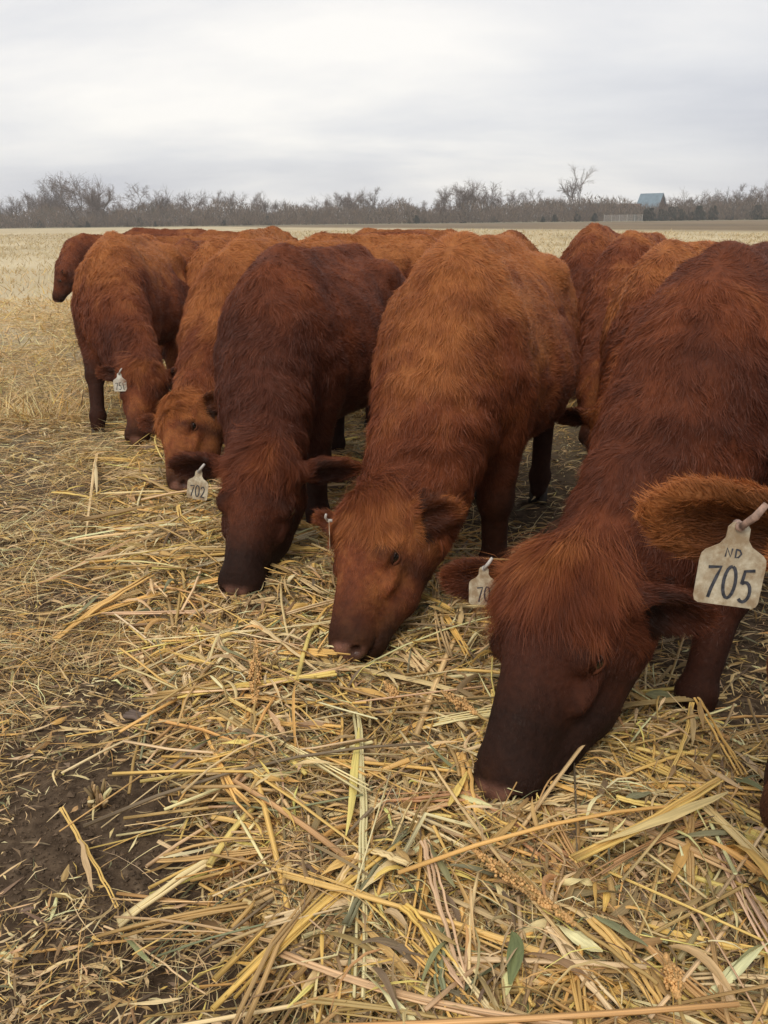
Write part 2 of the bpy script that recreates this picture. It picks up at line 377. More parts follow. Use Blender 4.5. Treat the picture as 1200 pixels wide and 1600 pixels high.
n = int(1500 * D1); x, y = scatter(n, lambda x, y: thick(x, y) / (0.7 + 0.25 * y), (-4, 3), (0.6, 7)); z = soil(x, y) + pile(x, y) + rng.uniform(-.02, .022, n)
P, s = pieces_frame(n, x, y, z, rng.uniform(0, 6.28, n), rng.normal(0, .25, n), rng.uniform(.05, .18, n), 10, rng.normal(0, 1.0, n), rng.normal(.12, .22, n))
o = ribbons('broad_leaves', P, s, rng.uniform(.006, .018, n), np.stack([rng.normal(0, .6, n), rng.normal(0, 3.2, n)], 1), cols(n, [1.5, 5, 5, 4, 3, .8, 1, 1.5]), M_LEAF, .5); tag(o, 'broad curled dry leaves on top of the windrow', 'straw', kind='stuff')
n = int(42000 * D1); x, y = scatter(n, lambda x, y: thick(x, y) / (0.7 + 0.25 * y), (-4, 3), (0.6, 7)); z = soil(x, y) + pile(x, y) - rng.uniform(.0, .04, n)
P, s = pieces_frame(n, x, y, z, rng.uniform(0, 6.28, n), rng.normal(0, .4, n), rng.gamma(3, .014, n) + .02, 4, rng.normal(0, 1.2, n), rng.normal(.1, .2, n))
o = ribbons('shredded_filling', P, s, rng.gamma(2, .0022, n) + .001, np.stack([rng.normal(0, .8, n), rng.normal(0, 1, n)], 1), cols(n, [1, 1, .5, 4, 6, 2, 2, 8]), M_LEAF, .2); tag(o, 'shredded plant bits filling the windrow, coloured dark for shade', 'straw', kind='stuff')  # dark palette paints the shade in the gaps low in the heap
n = int(45000 * D1); x, y = scatter(n, lambda x, y: thick(x, y) / (0.7 + 0.25 * y), (-4, 3), (0.6, 7)); z = soil(x, y) + pile(x, y) + rng.uniform(-.012, .018, n)
P, s = pieces_frame(n, x, y, z, 3.1 * n2(x, y, .15, 77) + rng.normal(0, .8, n), rng.normal(0, .3, n), rng.gamma(2.5, .022, n) + .015, 5, rng.normal(0, 1.2, n), rng.normal(.1, .2, n))
o = ribbons('straw_threads', P, s, rng.gamma(2, .0007, n) + .0008, np.stack([rng.normal(0, .8, n), rng.normal(0, 1, n)], 1), cols(n, [3, 4, 4, 4, 5, 2.5, 1, 4], .25), M_LEAF, .2); tag(o, 'fine threads and torn shreds on top of the windrow', 'straw', kind='stuff')
bare = lambda x, y: 1 - 0.96 * np.clip(np.exp(-(((x + .66) / .33) ** 4 + ((y - 1.60) / .30) ** 4)) + .8 * np.exp(-(((x + .55) / .2) ** 2 + ((y - 2.15) / .14) ** 2)) + .5 * smooth(.25, .5, n2(x, y, .45, 83)) * (x < -.5), 0, 1) * smooth(1.3, .7, thick(x, y) + .75 + .25 * n2(x, y, .09, 84))
# crumbly clods on the bare soil
n = int(14000 * D1); x, y = scatter(n, lambda x, y: (1 - thick(x, y)) * (.3 + .7 * (1 - bare(x, y))) / (.5 + .4 * y * y), (-4, 3), (.7, 6))
r8 = rng.lognormal(-5.9, .55, n); oc = np.array([[1, 0, 0], [-1, 0, 0], [0, 1, 0], [0, -1, 0], [0, 0, 1], [0, 0, -1]], float); of = np.array([[0, 2, 4], [2, 1, 4], [1, 3, 4], [3, 0, 4], [2, 0, 5], [1, 2, 5], [3, 1, 5], [0, 3, 5]])
V = oc[None] * (r8[:, None] * rng.uniform(.6, 1.3, (n, 6)))[..., None] + rng.normal(0, .18, (n, 6, 3)) * r8[:, None, None]; th = rng.uniform(0, 6.28, n)
V = np.stack([V[..., 0] * np.cos(th)[:, None] - V[..., 1] * np.sin(th)[:, None], V[..., 0] * np.sin(th)[:, None] + V[..., 1] * np.cos(th)[:, None], V[..., 2] * .8], -1) + np.stack([x, y, soil(x, y) - .012 + r8 * .4], -1)[:, None]
F = (of[None] + (np.arange(n) * 6)[:, None, None]).reshape(-1, 3)
M_CLOD = mat('soil_clods', rough=.95, spec=.1, attr=True, noise=(300, .6, 1.4))
o = mesh_np('soil_clods', V.reshape(-1, 3), [F], M_CLOD, None, np.repeat(np.array([[.085, .060, .040]]) * rng.uniform(.6, 1.7, (n, 1)), 6, 0), smooth=False); tag(o, 'crumbly dark soil clods between the litter', 'clods', kind='stuff')
# fine chaff all over the field nearby
n = int(110000 * D1); x, y = scatter(n, lambda x, y: (0.15 + 0.85 * smooth(-.25, .45, n2(x, y, .35, 21) + .5 * thick(x, y) + .35 * n2(x, y, .1, 22))) * (.12 + .88 * bare(x, y)) * (1 - .6 * herd(x, y)) / (0.6 + 0.3 * y), (-5, 4), (0.6, 10))
z = soil(x, y) + 0.75 * pile(x, y) + rng.uniform(-0.012, 0.012, n)
P, s = pieces_frame(n, x, y, z, rng.uniform(0, 2 * np.pi, n), rng.normal(0, .3, n), rng.gamma(3, .008, n) + .008, 3, rng.normal(0, .9, n), rng.normal(.1, .2, n))
o = ribbons('chaff', P, s, rng.gamma(2, .0013, n) + .001, np.stack([rng.normal(0, .8, n), rng.normal(0, 1, n)], 1), cols(n, [1.5, 5, 5, 5, 5, .8, .8, 4]), M_LEAF, .1)
tag(o, 'fine pale chaff and leaf shreds over the dark soil', 'chaff', kind='stuff')
# trampled leaf litter left of and beyond the windrow
n = int(44000 * D1)
x, y = scatter(n, lambda x, y: (.25 + .75 * smooth(-.4, .4, n2(x, y, .5, 31)) + 1.2 * smooth(1.5, 1.25, y)) * bare(x, y) * (1 - .8 * thick(x, y)) * (1 - .6 * herd(x, y)) / (.6 + .3 * y), (-9, 6), (0.6, 14))
z = soil(x, y) + rng.uniform(-.004, .02, n)
P, s = pieces_frame(n, x, y, z, rng.normal(.35, .8, n), rng.normal(0, .12, n), (rng.gamma(3, .022, n) + .02) * (.6 + .4 * smooth(1.3, 2.2, y)), 5, rng.normal(0, .8, n), rng.normal(.05, .12, n))
o = ribbons('leaf_litter', P, s, (rng.gamma(2.5, .0024, n) + .0012) * (.6 + .4 * smooth(1.3, 2.2, y)), np.stack([rng.normal(0, .5, n), rng.normal(0, 1, n)], 1), cols(n, [1, 5, 5, 6, 5, .5, .6, 3.5]), M_LEAF, .3)
tag(o, 'trampled dry leaf litter on the stubble ground', 'litter', kind='stuff')
# thin wiry dry grass on the left
n = int(40000 * D1)
def gd(x, y): return smooth(-.1, .35, n2(x, y, .28, 41) + .25) * (1 - .92 * thick(x, y)) * bare(x, y) * (1 - .85 * herd(x, y)) * (.3 + .7 * smooth(1.4, 2.2, y)) / (.6 + .25 * y)
x, y = scatter(n, gd, (-9, 6), (.7, 16))
z = soil(x, y) + rng.uniform(.0, .03, n)
P, s = pieces_frame(n, x, y, z, rng.uniform(0, 2 * np.pi, n), rng.normal(0, .25, n), rng.gamma(4, .04, n) + .05, 6, rng.normal(0, 1.2, n), rng.normal(.12, .15, n))
o = ribbons('thin_dry_grass', P, s, rng.uniform(.0008, .0024, n) * (1 + y * .12), np.stack([rng.normal(0, .8, n), rng.normal(0, 1, n)], 1), cols(n, [3, 6, 7, 3, 2, .5, 1, 1]), M_GRASS, .1)
tag(o, 'thin wiry bleached grass lying over the field', 'dry grass', kind='stuff')
# stubble further away: upright and leaning blades
n = int(110000 * D1)
y = 6 + 110 * rng.uniform(0, 1, n) ** 2.6; x = rng.uniform(-.55, .55, n) * (y + 1)
kp = (2.2 * x + y < 136) & (rng.uniform(0, 1, n) < (.25 + .75 * smooth(-.35, .4, n2(x, y, 2.2, 51) + .5 * n2(x, y, .6, 52))))
x, y = x[kp], y[kp]; n = len(x); hgt = rng.gamma(4, .022, n) * (1 + y * .006) + .02
P0 = np.stack([x, y, np.zeros(n) - .01], -1); lean = rng.normal(0, .9, (n, 2)) * hgt[:, None]
P1 = P0 + np.concatenate([lean, hgt[:, None]], 1); wv = rng.normal(0, 1, (n, 3)); wv[:, 2] = 0; wv = nrm(wv) * ((.0022 + .00045 * y) * rng.uniform(.6, 1.5, n))[:, None]
V = np.stack([P0 - wv, P0 + wv, P1], 1).reshape(-1, 3); F3 = np.arange(3 * n).reshape(-1, 3)
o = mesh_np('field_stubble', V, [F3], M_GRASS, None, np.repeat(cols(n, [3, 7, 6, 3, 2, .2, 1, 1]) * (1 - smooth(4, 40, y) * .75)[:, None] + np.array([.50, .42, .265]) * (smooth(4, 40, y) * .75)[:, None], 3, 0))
tag(o, 'pale short stubble covering the field behind the herd', 'stubble', kind='stuff')

# long stalks one can pick out: photo-side end points on the ground, thickness, colour
STALK_PX = [
 (180, 1402, 600, 1268, .0075, .06), (285, 1262, 500, 1187, .0085, .03), (285, 1205, 380, 1225, .005, .03), (270, 1238, 420, 1290, .005, .04),
 (556, 1100, 562, 1585, .0060, .05), (92, 1240, 178, 1392, .0045, .05), (892, 1372, 1215, 1120, .0075, .13), (860, 1472, 965, 1612, .0085, .06),
 (925, 1470, 1035, 1612, .0075, .05), (1002, 1522, 1120, 1606, .0065, .05), (82, 986, 240, 928, .0085, .05), (384, 1112, 520, 1112, .0060, .05),
 (240, 1318, 480, 1350, .0042, .05), (640, 1372, 560, 1320, .005, .09), (665, 1325, 720, 1530, .0055, .09), (630, 1440, 705, 1545, .006, .07),
 (1090, 1085, 1160, 1210, .0055, .12), (1080, 1095, 1030, 1240, .0042, .11), (980, 1100, 1045, 1135, .0095, .04), (430, 870, 510, 885, .010, .06),
 (420, 850, 505, 862, .009, .07), (150, 700, 128, 850, .0055, .05), (80, 760, 150, 775, .0045, .04), (85, 835, 300, 838, .0045, .05),
 (60, 900, 215, 845, .006, .05), (340, 1000, 405, 1090, .006, .06), (395, 985, 500, 1065, .006, .07), (620, 1020, 700, 1085, .0055, .06),
 (600, 1130, 730, 1125, .0055, .06), (610, 1160, 735, 1165, .0065, .06), (440, 1160, 590, 1145, .005, .05), (720, 1190, 735, 1310, .008, .05),
 (540, 1455, 640, 1290, .006, .08), (1020, 1290, 1115, 1380, .0055, .06), (960, 1285, 1050, 1305, .006, .05), (1075, 1300, 1080, 1430, .0065, .07),
 (1170, 1340, 1195, 1420, .004, .06), (160, 1418, 320, 1530, .003, .04), (700, 1240, 800, 1330, .005, .05), (1050, 1220, 1198, 1280, .0065, .05),
 (455, 970, 540, 1010, .005, .06), (280, 800, 330, 870, .005, .05), (185, 655, 260, 720, .0045, .05), (230, 880, 320, 900, .0055, .06),
 (815, 1300, 900, 1275, .0055, .05), (690, 1480, 690, 1600, .006, .05), (790, 1520, 830, 1600, .006, .05), (560, 1350, 510, 1440, .006, .07)]
proto_n = 0
for (xa, ya, xb, yb, rr_, hz) in STALK_PX:
    a = at_z(xa, ya, hz + .02); b_ = at_z(xb, yb, hz + .01)
    rr_ = rr_ * 1.45
    a[2] = float(soil(a[0:1], a[1:2])[0] + pile(a[0:1], a[1:2])[0] + .020 + max(0, hz - .06)); b_[2] = float(soil(b_[0:1], b_[1:2])[0] + pile(b_[0:1], b_[1:2])[0] + .018)
    K = 14; s1 = np.linspace(0, 1, K)[:, None]; Pp = a * (1 - s1) + b_ * s1
    Ln = np.linalg.norm(b_ - a); sd_ = nrm(np.cross(b_ - a, [0, 0, 1.0]))
    Pp = Pp + sd_ * (np.sin(s1 * np.pi) * rng.normal(0, .035) * Ln) + np.array([0, 0, 1.0]) * (np.sin(s1 * np.pi) * Ln * .03) + rng.normal(0, .0009, (K, 3))
    cen = Pp.mean(0); root = empty('straw_stalk', tuple(cen))
    # the stalk proper is a flattened, split reed: two or three strands side by side with a torn sheath
    cbase = cols(1, [8, 3, 3, .4, 0, .2, 1, 0], .06)
    mb_P, mb_r = [], []
    for k in range(3 if rr_ > .005 else 1):
        offv = sd_ * ((k - 1) * rr_ * .75 if rr_ > .005 else 0)
        wob = np.cumsum(rng.normal(0, rr_ * .13, (K, 1)), 0)
        mb_P.append(Pp + offv + sd_ * wob + [0, 0, rng.uniform(0, rr_ * .5)] - cen); mb_r.append(rr_ * rng.uniform(.42, .7))
    Pm = np.stack(mb_P); sm = np.repeat(np.linspace(-.5, .5, K)[None], len(Pm), 0)
    tubes('stem', Pm, sm, np.array(mb_r) * .8, np.clip(np.repeat(cbase, len(Pm), 0) * rng.uniform(.85, 1.12, (len(Pm), 1)), 0, .8), M_STALK, 6, root)
    i0 = rng.integers(0, K // 2); j0 = i0 + K // 2
    sh = Pp[i0:j0] + sd_ * np.linspace(0, rr_ * 4 * rng.choice([-1, 1]), j0 - i0)[:, None] + [0, 0, rr_] - cen
    ribbons('sheath', sh[None], np.linspace(-.5, .5, len(sh))[None], np.array([rr_ * 2.2]), np.array([[rng.normal(0, .4), rng.normal(0, 1.2)]]), np.clip(cols(1, [2, 4, 4, 2, 0, 1, 0, 0]), 0, .8), M_LEAF, .5, root)
    tag(root, 'long pale yellow sorghum stalk lying loose on the straw', 'stalk', 'long loose stalks lying on the straw')

def on_pile(xa, ya, lift=.02):
    p = at_z(xa, ya, .08)
    for _ in range(3): p = at_z(xa, ya, float(soil(p[0:1], p[1:2])[0] + pile(p[0:1], p[1:2])[0]) + lift)
    return p
def sorghum_head(xa, ya, xb, yb, wid, label, z=.08):
    a = on_pile(xa, ya, .05); b_ = on_pile(xb, yb, .06); wid *= 1.15; Ln = np.linalg.norm(b_ - a); ax = (b_ - a) / Ln
    root = empty('sorghum_head', tuple(a)); s1 = nrm(np.cross(ax, [0, 0, 1.0])); s2 = np.cross(s1, ax)
    mb = MB(); n = 420
    for i in range(n):
        u = rng.uniform(0, 1); prof = (math.sin(min(1, u * 1.02 + .02) * math.pi) ** .55) * (1.15 - .4 * u) * (.75 + .5 * vnoise(np.array([[u * 7, 1.3, 2.2]]), int(xa))[0])
        rr_ = wid * prof * math.sqrt(rng.uniform(.1, 1)); th = rng.uniform(0, 2 * math.pi)
        c = ax * (u * Ln) + s1 * (math.cos(th) * rr_) + s2 * (math.sin(th) * rr_ * .8)
        V, F = uvsphere(c, rng.uniform(.0022, .0038), 6, 4)
        mb.add(V, None, F)
    mb.build('seeds', M_SEED, root)
    st = np.stack([-ax * (.16 - .012 * k) + s1 * (.002 * math.sin(k)) for k in range(14)] + [ax * Ln * .9])
    V, f3, f4 = tube_path(st, .0035, 6); mb = MB(); mb.add(V, f3, f4, (.5, .34, .13)); mb.build('stem', M_GRASS, root, usecol=True)
    # side branches
    mb = MB()
    for i in range(26):
        u = rng.uniform(0, .8); th = rng.uniform(0, 6.28); d = s1 * math.cos(th) + s2 * math.sin(th)
        V, f3, f4 = tube_path(np.array([ax * u * Ln, ax * (u + .08) * Ln + d * wid * .6, ax * (u + .17) * Ln + d * wid * .95]), .0009, 4); mb.add(V, f3, f4, (.45, .3, .13))
    mb.build('branches', M_GRASS, root, usecol=True)
    tag(root, label, 'seed head')
sorghum_head(900, 1445, 735, 1325, .017, 'longest sorghum seed head, lying diagonally in the foreground straw')
sorghum_head(398, 1100, 400, 1000, .016, 'reddish seed head upright in the photo beside the straw under the second muzzle', .06)
sorghum_head(745, 1115, 690, 1080, .018, 'stubby seed head poking out left of the fringed dark cow muzzle', .07)
sorghum_head(1060, 1560, 1040, 1490, .014, 'thin seed head buried in the straw at the bottom right', .06)
sorghum_head(625, 1095, 600, 1065, .013, 'small seed head in the straw just below the middle cow muzzle', .06)

# thin bent stalk standing by the left-hand cow, stump of an old cut plant, old grey stalk, green leaf
def single(name, label, cat, pts, r, col, sides=6):
    cen = np.array(pts).mean(0); V, f3, f4 = tube_path(np.array(pts) - cen, r, sides); mb = MB(); mb.add(V, f3, f4, col)
    o = mb.build(name, M_GRASS, None, usecol=True); o.location = cen; tag(o, label, cat); return o
gb = at_z(117, 560, 0.02)
single('bent_stalk', 'thin pale stalk standing upright and bent over beside the leftmost big cow', 'stalk', [gb, gb + [0, 0, .1], gb + [-.01, 0, .34], gb + [-.04, 0, .355], gb + [-.13, .0, .335]], .004, (.6, .45, .22))
a = at_z(195, 1118, .03); b_ = at_z(310, 1150, .03); mbs = MB()
for k in range(4):
    V, f3, f4 = tube_path(np.stack([a + (b_ - a) * t_ + [0, .006 * k, .004 * (k % 2)] + rng.normal(0, .0015, 3) for t_ in np.linspace(.02 * k, 1 - .05 * k, 9)]), .007, 6); mbs.add(V - a, f3, f4, np.array((.17, .125, .10)) * rng.uniform(.8, 1.3))
o = mbs.build('weathered_stalk', M_GRASS, None, usecol=True); o.location = a; tag(o, 'flat grey brown weathered stalk piece lying on bare soil', 'stalk')
st = at_z(155, 1245, .02); mbs = MB()
for k in range(22):
    th = rng.uniform(0, 6.28); d = np.array([math.cos(th), math.sin(th), 0]); h_ = rng.uniform(.015, .055); sp = rng.uniform(.004, .02)
    V, f3, f4 = tube_path(np.stack([d * sp, d * sp * 1.3 + [0, 0, h_ * .6], d * (sp + rng.uniform(-.006, .025)) + [0, 0, h_]]), [.0055, .005, .003], 5); mbs.add(V, f3, f4, cols(1, [0, 3, 2, 4, 3, 0, 2, 1])[0])
o = mbs.build('crop_stump', M_GRASS, None, usecol=True); o.location = st - [0, 0, .02]; tag(o, 'short splintered stump of a cut crop plant on bare soil', 'stump')
gl = on_pile(790, 1500, .03); Pg = np.stack([np.array([.02 * math.sin(t_ * 2), -.05 + .11 * t_, .012 * math.sin(t_ * 3)]) for t_ in np.linspace(0, 1, 9)])
o = ribbons('green_leaf', Pg[None], np.linspace(-.5, .5, 9)[None], np.array([.03]), np.array([[.3, .6]]), np.array([[.17, .20, .085]]), M_LEAF, .3); o.location = gl; tag(o, 'broad grey green leaf lying in the foreground straw', 'leaf')

# ------------------------------------------------------------------ cattle: implicit body, surface nets, combed coat
def smin(a, b, k):
    h = np.maximum(k - np.abs(a - b), 0) / k; return np.minimum(a, b) - h * h * k * 0.25
class SDF:
    def __init__(s): s.p = []
    def cone(s, a, b, r1, r2, k=0.05):
        a = np.asarray(a, float); b = np.asarray(b, float)
        def f(X, Y, Z):
            ba = b - a; px_, py_, pz_ = X - a[0], Y - a[1], Z - a[2]
            t_ = np.clip((px_ * ba[0] + py_ * ba[1] + pz_ * ba[2]) / (ba @ ba + 1e-9), 0, 1)
            return np.sqrt((px_ - t_ * ba[0]) ** 2 + (py_ - t_ * ba[1]) ** 2 + (pz_ - t_ * ba[2]) ** 2) - (r1 + (r2 - r1) * t_)
        r = max(r1, r2); s.p.append((f, np.minimum(a, b) - r, np.maximum(a, b) + r, k, 1))
    def ell(s, c, r, R=np.eye(3), k=0.05, sub=False):
        c = np.asarray(c, float); r = np.asarray(r, float); R = np.asarray(R, float)   # columns of R are the axes
        def f(X, Y, Z):
            x_, y_, z_ = X - c[0], Y - c[1], Z - c[2]
            q_ = [(x_ * R[0, i] + y_ * R[1, i] + z_ * R[2, i]) for i in range(3)]
            k0 = np.sqrt(sum((q_[i] / r[i]) ** 2 for i in range(3))); k1 = np.sqrt(sum((q_[i] / r[i] ** 2) ** 2 for i in range(3)))
            return k0 * (k0 - 1) / np.maximum(k1, 1e-6)
        e_ = np.sqrt(((R * r[None]) ** 2).sum(1)); s.p.append((f, c - e_, c + e_, k, -1 if sub else 1))
    def fn(s, f, lo, hi, k): s.p.append((f, np.array(lo, float), np.array(hi, float), k, 1))
    def mesh(s, h):
        pos = [p for p in s.p if p[4] > 0]
        lo = np.min([p[1] for p in pos], 0) - 3 * h; hi = np.max([p[2] for p in pos], 0) + 3 * h
        ax = [np.arange(lo[i], hi[i] + h, h, dtype=np.float32) for i in range(3)]
        Fd = np.full([len(a) for a in ax], 0.3, np.float32)
        for f, l, hh, k, sg in s.p:
            mg = 1.4 * k + 2 * h; sl_ = tuple(slice(max(0, int((l[i] - mg - lo[i]) / h)), min(len(ax[i]), int((hh[i] + mg - lo[i]) / h) + 2)) for i in range(3))
            X, Y, Z = (ax[0][sl_[0]][:, None, None], ax[1][sl_[1]][None, :, None], ax[2][sl_[2]][None, None, :])
            d = f(X, Y, Z).astype(np.float32)
            Fd[sl_] = smin(Fd[sl_], d, k) if sg > 0 else -smin(-Fd[sl_], d, k)
        S = Fd < 0; nx, ny, nz = [d - 1 for d in Fd.shape]
        cnt = np.zeros((nx, ny, nz), np.int8)
        for a in (0, 1):
            for b in (0, 1):
                for c in (0, 1): cnt += S[a:a + nx, b:b + ny, c:c + nz]
        act = (cnt > 0) & (cnt < 8); I, J, K = np.nonzero(act)
        ident = np.full(act.shape, -1, np.int64); ident[I, J, K] = np.arange(len(I))
        acc = np.zeros((len(I), 3)); num = np.zeros(len(I))
        for d in range(3):
            o1, o2 = [q_ for q_ in range(3) if q_ != d]
            for a in (0, 1):
                for b in (0, 1):
                    off = [0, 0, 0]; off[o1] = a; off[o2] = b; off2 = list(off); off2[d] = 1
                    f0 = Fd[I + off[0], J + off[1], K + off[2]]; f1 = Fd[I + off2[0], J + off2[1], K + off2[2]]
                    cr_ = (f0 < 0) != (f1 < 0); tt = np.where(cr_, f0 / np.where(cr_, f0 - f1, 1), 0)
                    p_ = np.zeros((len(I), 3)); p_[:, o1] = a; p_[:, o2] = b; p_[:, d] = tt
                    acc += p_ * cr_[:, None]; num += cr_
        V = (np.stack([I, J, K], 1) + acc / num[:, None]) * h + lo
        Q = []
        for d in range(3):
            o1, o2 = (d + 1) % 3, (d + 2) % 3
            sl0 = [slice(None)] * 3; sl1 = [slice(None)] * 3; sl0[d] = slice(0, -1); sl1[d] = slice(1, None)
            c_ = S[tuple(sl0)] != S[tuple(sl1)]; E = np.nonzero(c_); E = np.stack(E, 1)
            E = E[(E[:, o1] > 0) & (E[:, o2] > 0) & (E[:, o1] < Fd.shape[o1] - 1) & (E[:, o2] < Fd.shape[o2] - 1)]
            s0 = S[E[:, 0], E[:, 1], E[:, 2]]
            cs = []
            for (a, b) in ((0, 0), (-1, 0), (-1, -1), (0, -1)):
                e_ = E.copy(); e_[:, o1] += a; e_[:, o2] += b; cs.append(ident[e_[:, 0], e_[:, 1], e_[:, 2]])
            cs = np.stack(cs, 1); cs[~s0] = cs[~s0][:, ::-1]; Q.append(cs)
        Q = np.concatenate(Q); Q = Q[(Q >= 0).all(1)]
        # light relaxation
        for _ in range(2):
            A = np.zeros_like(V); cn = np.zeros(len(V))
            for a in range(4):
                for b in ((a + 1) % 4, (a + 3) % 4):
                    for j in range(3): A[:, j] += np.bincount(Q[:, a], V[Q[:, b], j], len(V))
                    cn += np.bincount(Q[:, a], minlength=len(V))
            V = V * .5 + .5 * A / np.maximum(cn, 1)[:, None]
        fn_ = np.cross(V[Q[:, 2]] - V[Q[:, 0]], V[Q[:, 3]] - V[Q[:, 1]]); NV = np.zeros_like(V)
        for a in range(4):
            for j in range(3): NV[:, j] += np.bincount(Q[:, a], fn_[:, j], len(V))
        return V, Q, nrm(NV)

ST_X = np.array([-1.26, -1.22, -1.14, -1.00, -0.80, -0.55, -0.30, -0.10, 0.02, 0.14, 0.26, 0.34, 0.38])
ST_T = np.array([1.00, 1.10, 1.165, 1.205, 1.215, 1.195, 1.195, 1.215, 1.225, 1.19, 1.10, .98, .90])
ST_B = np.array([.92, .80, .68, .60, .565, .50, .455, .455, .47, .50, .58, .68, .76])
ST_W = np.array([.04, .15, .225, .285, .335, .395, .395, .33, .262, .225, .18, .12, .05])
MAHOG = np.array([.095, .027, .013]); RED = np.array([.20, .055, .020]); GING = np.array([.40, .146, .044]); DARK = np.array([.018, .008, .005])

GLYPH = {
 '7': [[(.05, .95), (.95, 1.0), (.75, .7), (.5, .3), (.38, 0)]],
 '0': [[(.5 + .42 * math.sin(t_), .5 + .5 * math.cos(t_)) for t_ in np.linspace(.1, 6.35, 18)]],
 '5': [[(.95, 1.0), (.25, .95), (.16, .55)] + [(.42 + .42 * math.sin(t_), .30 + .31 * math.cos(t_)) for t_ in np.linspace(-.6, 3.9, 12)]],
 '2': [[(.12, .78), (.3, .98), (.6, 1.0), (.82, .82), (.75, .55), (.4, .25), (.08, .03), (.4, .08), (.95, .04)]],
 '1': [[(.3, 1.0), (.45, .5), (.62, 0)]],
 'N': [[(.1, 0), (.15, 1), (.8, .05), (.9, 1)]],
 'D': [[(.15, .98), (.18, .02), (.6, .1), (.92, .5), (.65, .88), (.1, .97)]],
}
def stroke(pts, w_, z):
    P_ = np.array(pts); T_ = nrm(np.gradient(P_, axis=0)); B_ = np.stack([-T_[:, 1], T_[:, 0]], 1) * w_ / 2
    V = np.stack([P_ - B_, P_ + B_], 1).reshape(-1, 2); V = np.concatenate([V, np.full((len(V), 1), z)], 1)
    return V, [[2 * i, 2 * i + 2, 2 * i + 3, 2 * i + 1] for i in range(len(P_) - 1)]
M_TAG = mat('tag_plastic', (0.58, 0.51, 0.37), 0.5, 0.4, noise=(90, 0.7, 1.1), stain=((.22, .135, .06), .8))
M_TAGW = mat('tag_plastic_white', (0.68, 0.66, 0.57), 0.5, 0.4, noise=(60, 0.75, 1.05), stain=((.35, .27, .17), .5))
M_INK = mat('tag_ink', (0.03, 0.03, 0.035), 0.6, 0.3, noise=(200, .6, 2.2))
M_PIN = mat('tag_pin', (0.45, 0.42, 0.38), 0.45, 0.4)
M_PINO = mat('tag_pin_orange', (0.30, 0.19, 0.14), 0.5, 0.4, noise=(120, .4, 1.5))
def ear_tag(parent, inv, pos, face, roll, text, small, wdt=.078, M_=None, label=None, orange=False):
    """a worn plate hanging from pos; face = direction it shows, local axes: x right, y up, z towards the viewer"""
    z_ = nrm(face); x_ = nrm(np.cross([0, 0, 1.0], z_)); y_ = np.cross(z_, x_)
    c, s_ = math.cos(roll), math.sin(roll); x2 = x_ * c + y_ * s_; y2 = -x_ * s_ + y_ * c
    k = wdt / .078
    out_ = [(-.008, .0), (-.013, -.006), (-.0135, -.02), (-.019, -.028), (-.034, -.037), (-.038, -.042), (-.0392, -.05), (-.0385, -.096), (-.0365, -.1015), (-.032, -.104)]
    out_ = out_ + [(-a, b) for a, b in out_[::-1]]
    O = np.array(out_) * k; nO = len(O); th = .0018
    bend = lambda x1, y1: .05 * x1 * x1 / .04 - .02 * y1
    rows = []
    V = np.concatenate([np.concatenate([O, np.full((nO, 1), th / 2)], 1), np.concatenate([O, np.full((nO, 1), -th / 2)], 1)])
    h2 = nO // 2
    F4 = [[i, i + 1, nO - 2 - i, nO - 1 - i] for i in range(h2 - 1)]
    F4 += [[nO + nO - 1 - i, nO + nO - 2 - i, nO + i + 1, nO + i] for i in range(h2 - 1)]
    F4 += [[i, nO + i, nO + (i + 1) % nO, (i + 1) % nO] for i in range(nO)]
    Rm = np.stack([x2, y2, z_], 1)
    def X(Vv): return ((Vv @ Rm.T + pos) @ inv[:3, :3].T) + inv[:3, 3]
    mb = MB(); mb.add(X(V), None, F4); pl = mb.build('ear_tag', M_ or M_TAG, parent, smooth=False)
    if label: pl['label'] = label
    mb = MB()
    nch = len(text); cw = .020 * k
    for i, ch in enumerate(text):
        for st_ in GLYPH[ch]:
            q_ = np.array(st_) * [.0165 * k, .040 * k] + [(i - nch / 2) * cw + .002, -.096 * k + .002 * (i % 2)]
            V, F = stroke(q_, .0040 * k, th / 2 + .0006 + .0002 * i); mb.add(X(V), None, F)
    for i, ch in enumerate(small):
        for st_ in GLYPH[ch]:
            q_ = np.array(st_) * [.0085 * k, .011 * k] + [(i - len(small) / 2) * .011 * k, -.043 * k]
            V, F = stroke(q_, .0020 * k, th / 2 + .0006 + .0002 * i); mb.add(X(V), None, F)
    mb.build('number', M_INK, pl, smooth=False)
    V, f3, f4 = tube_path(np.array([[0, -.004, -.012], [0, -.004, .004], [0, -.004, .006]]) * k, np.array([.006, .006, .0045]) * k, 10)
    mb = MB(); mb.add(X(V), f3, f4); 
    V, f3, f4 = tube_path(np.array([[0, -.004, .005], [.012, .012, .012], [.022, .028, .010]]) * k, np.array([.0045, .005, .004]) * k, 8)
    mb.add(X(V), f3, f4); mb.build('tag_pin', M_PINO if orange else M_PIN, pl)

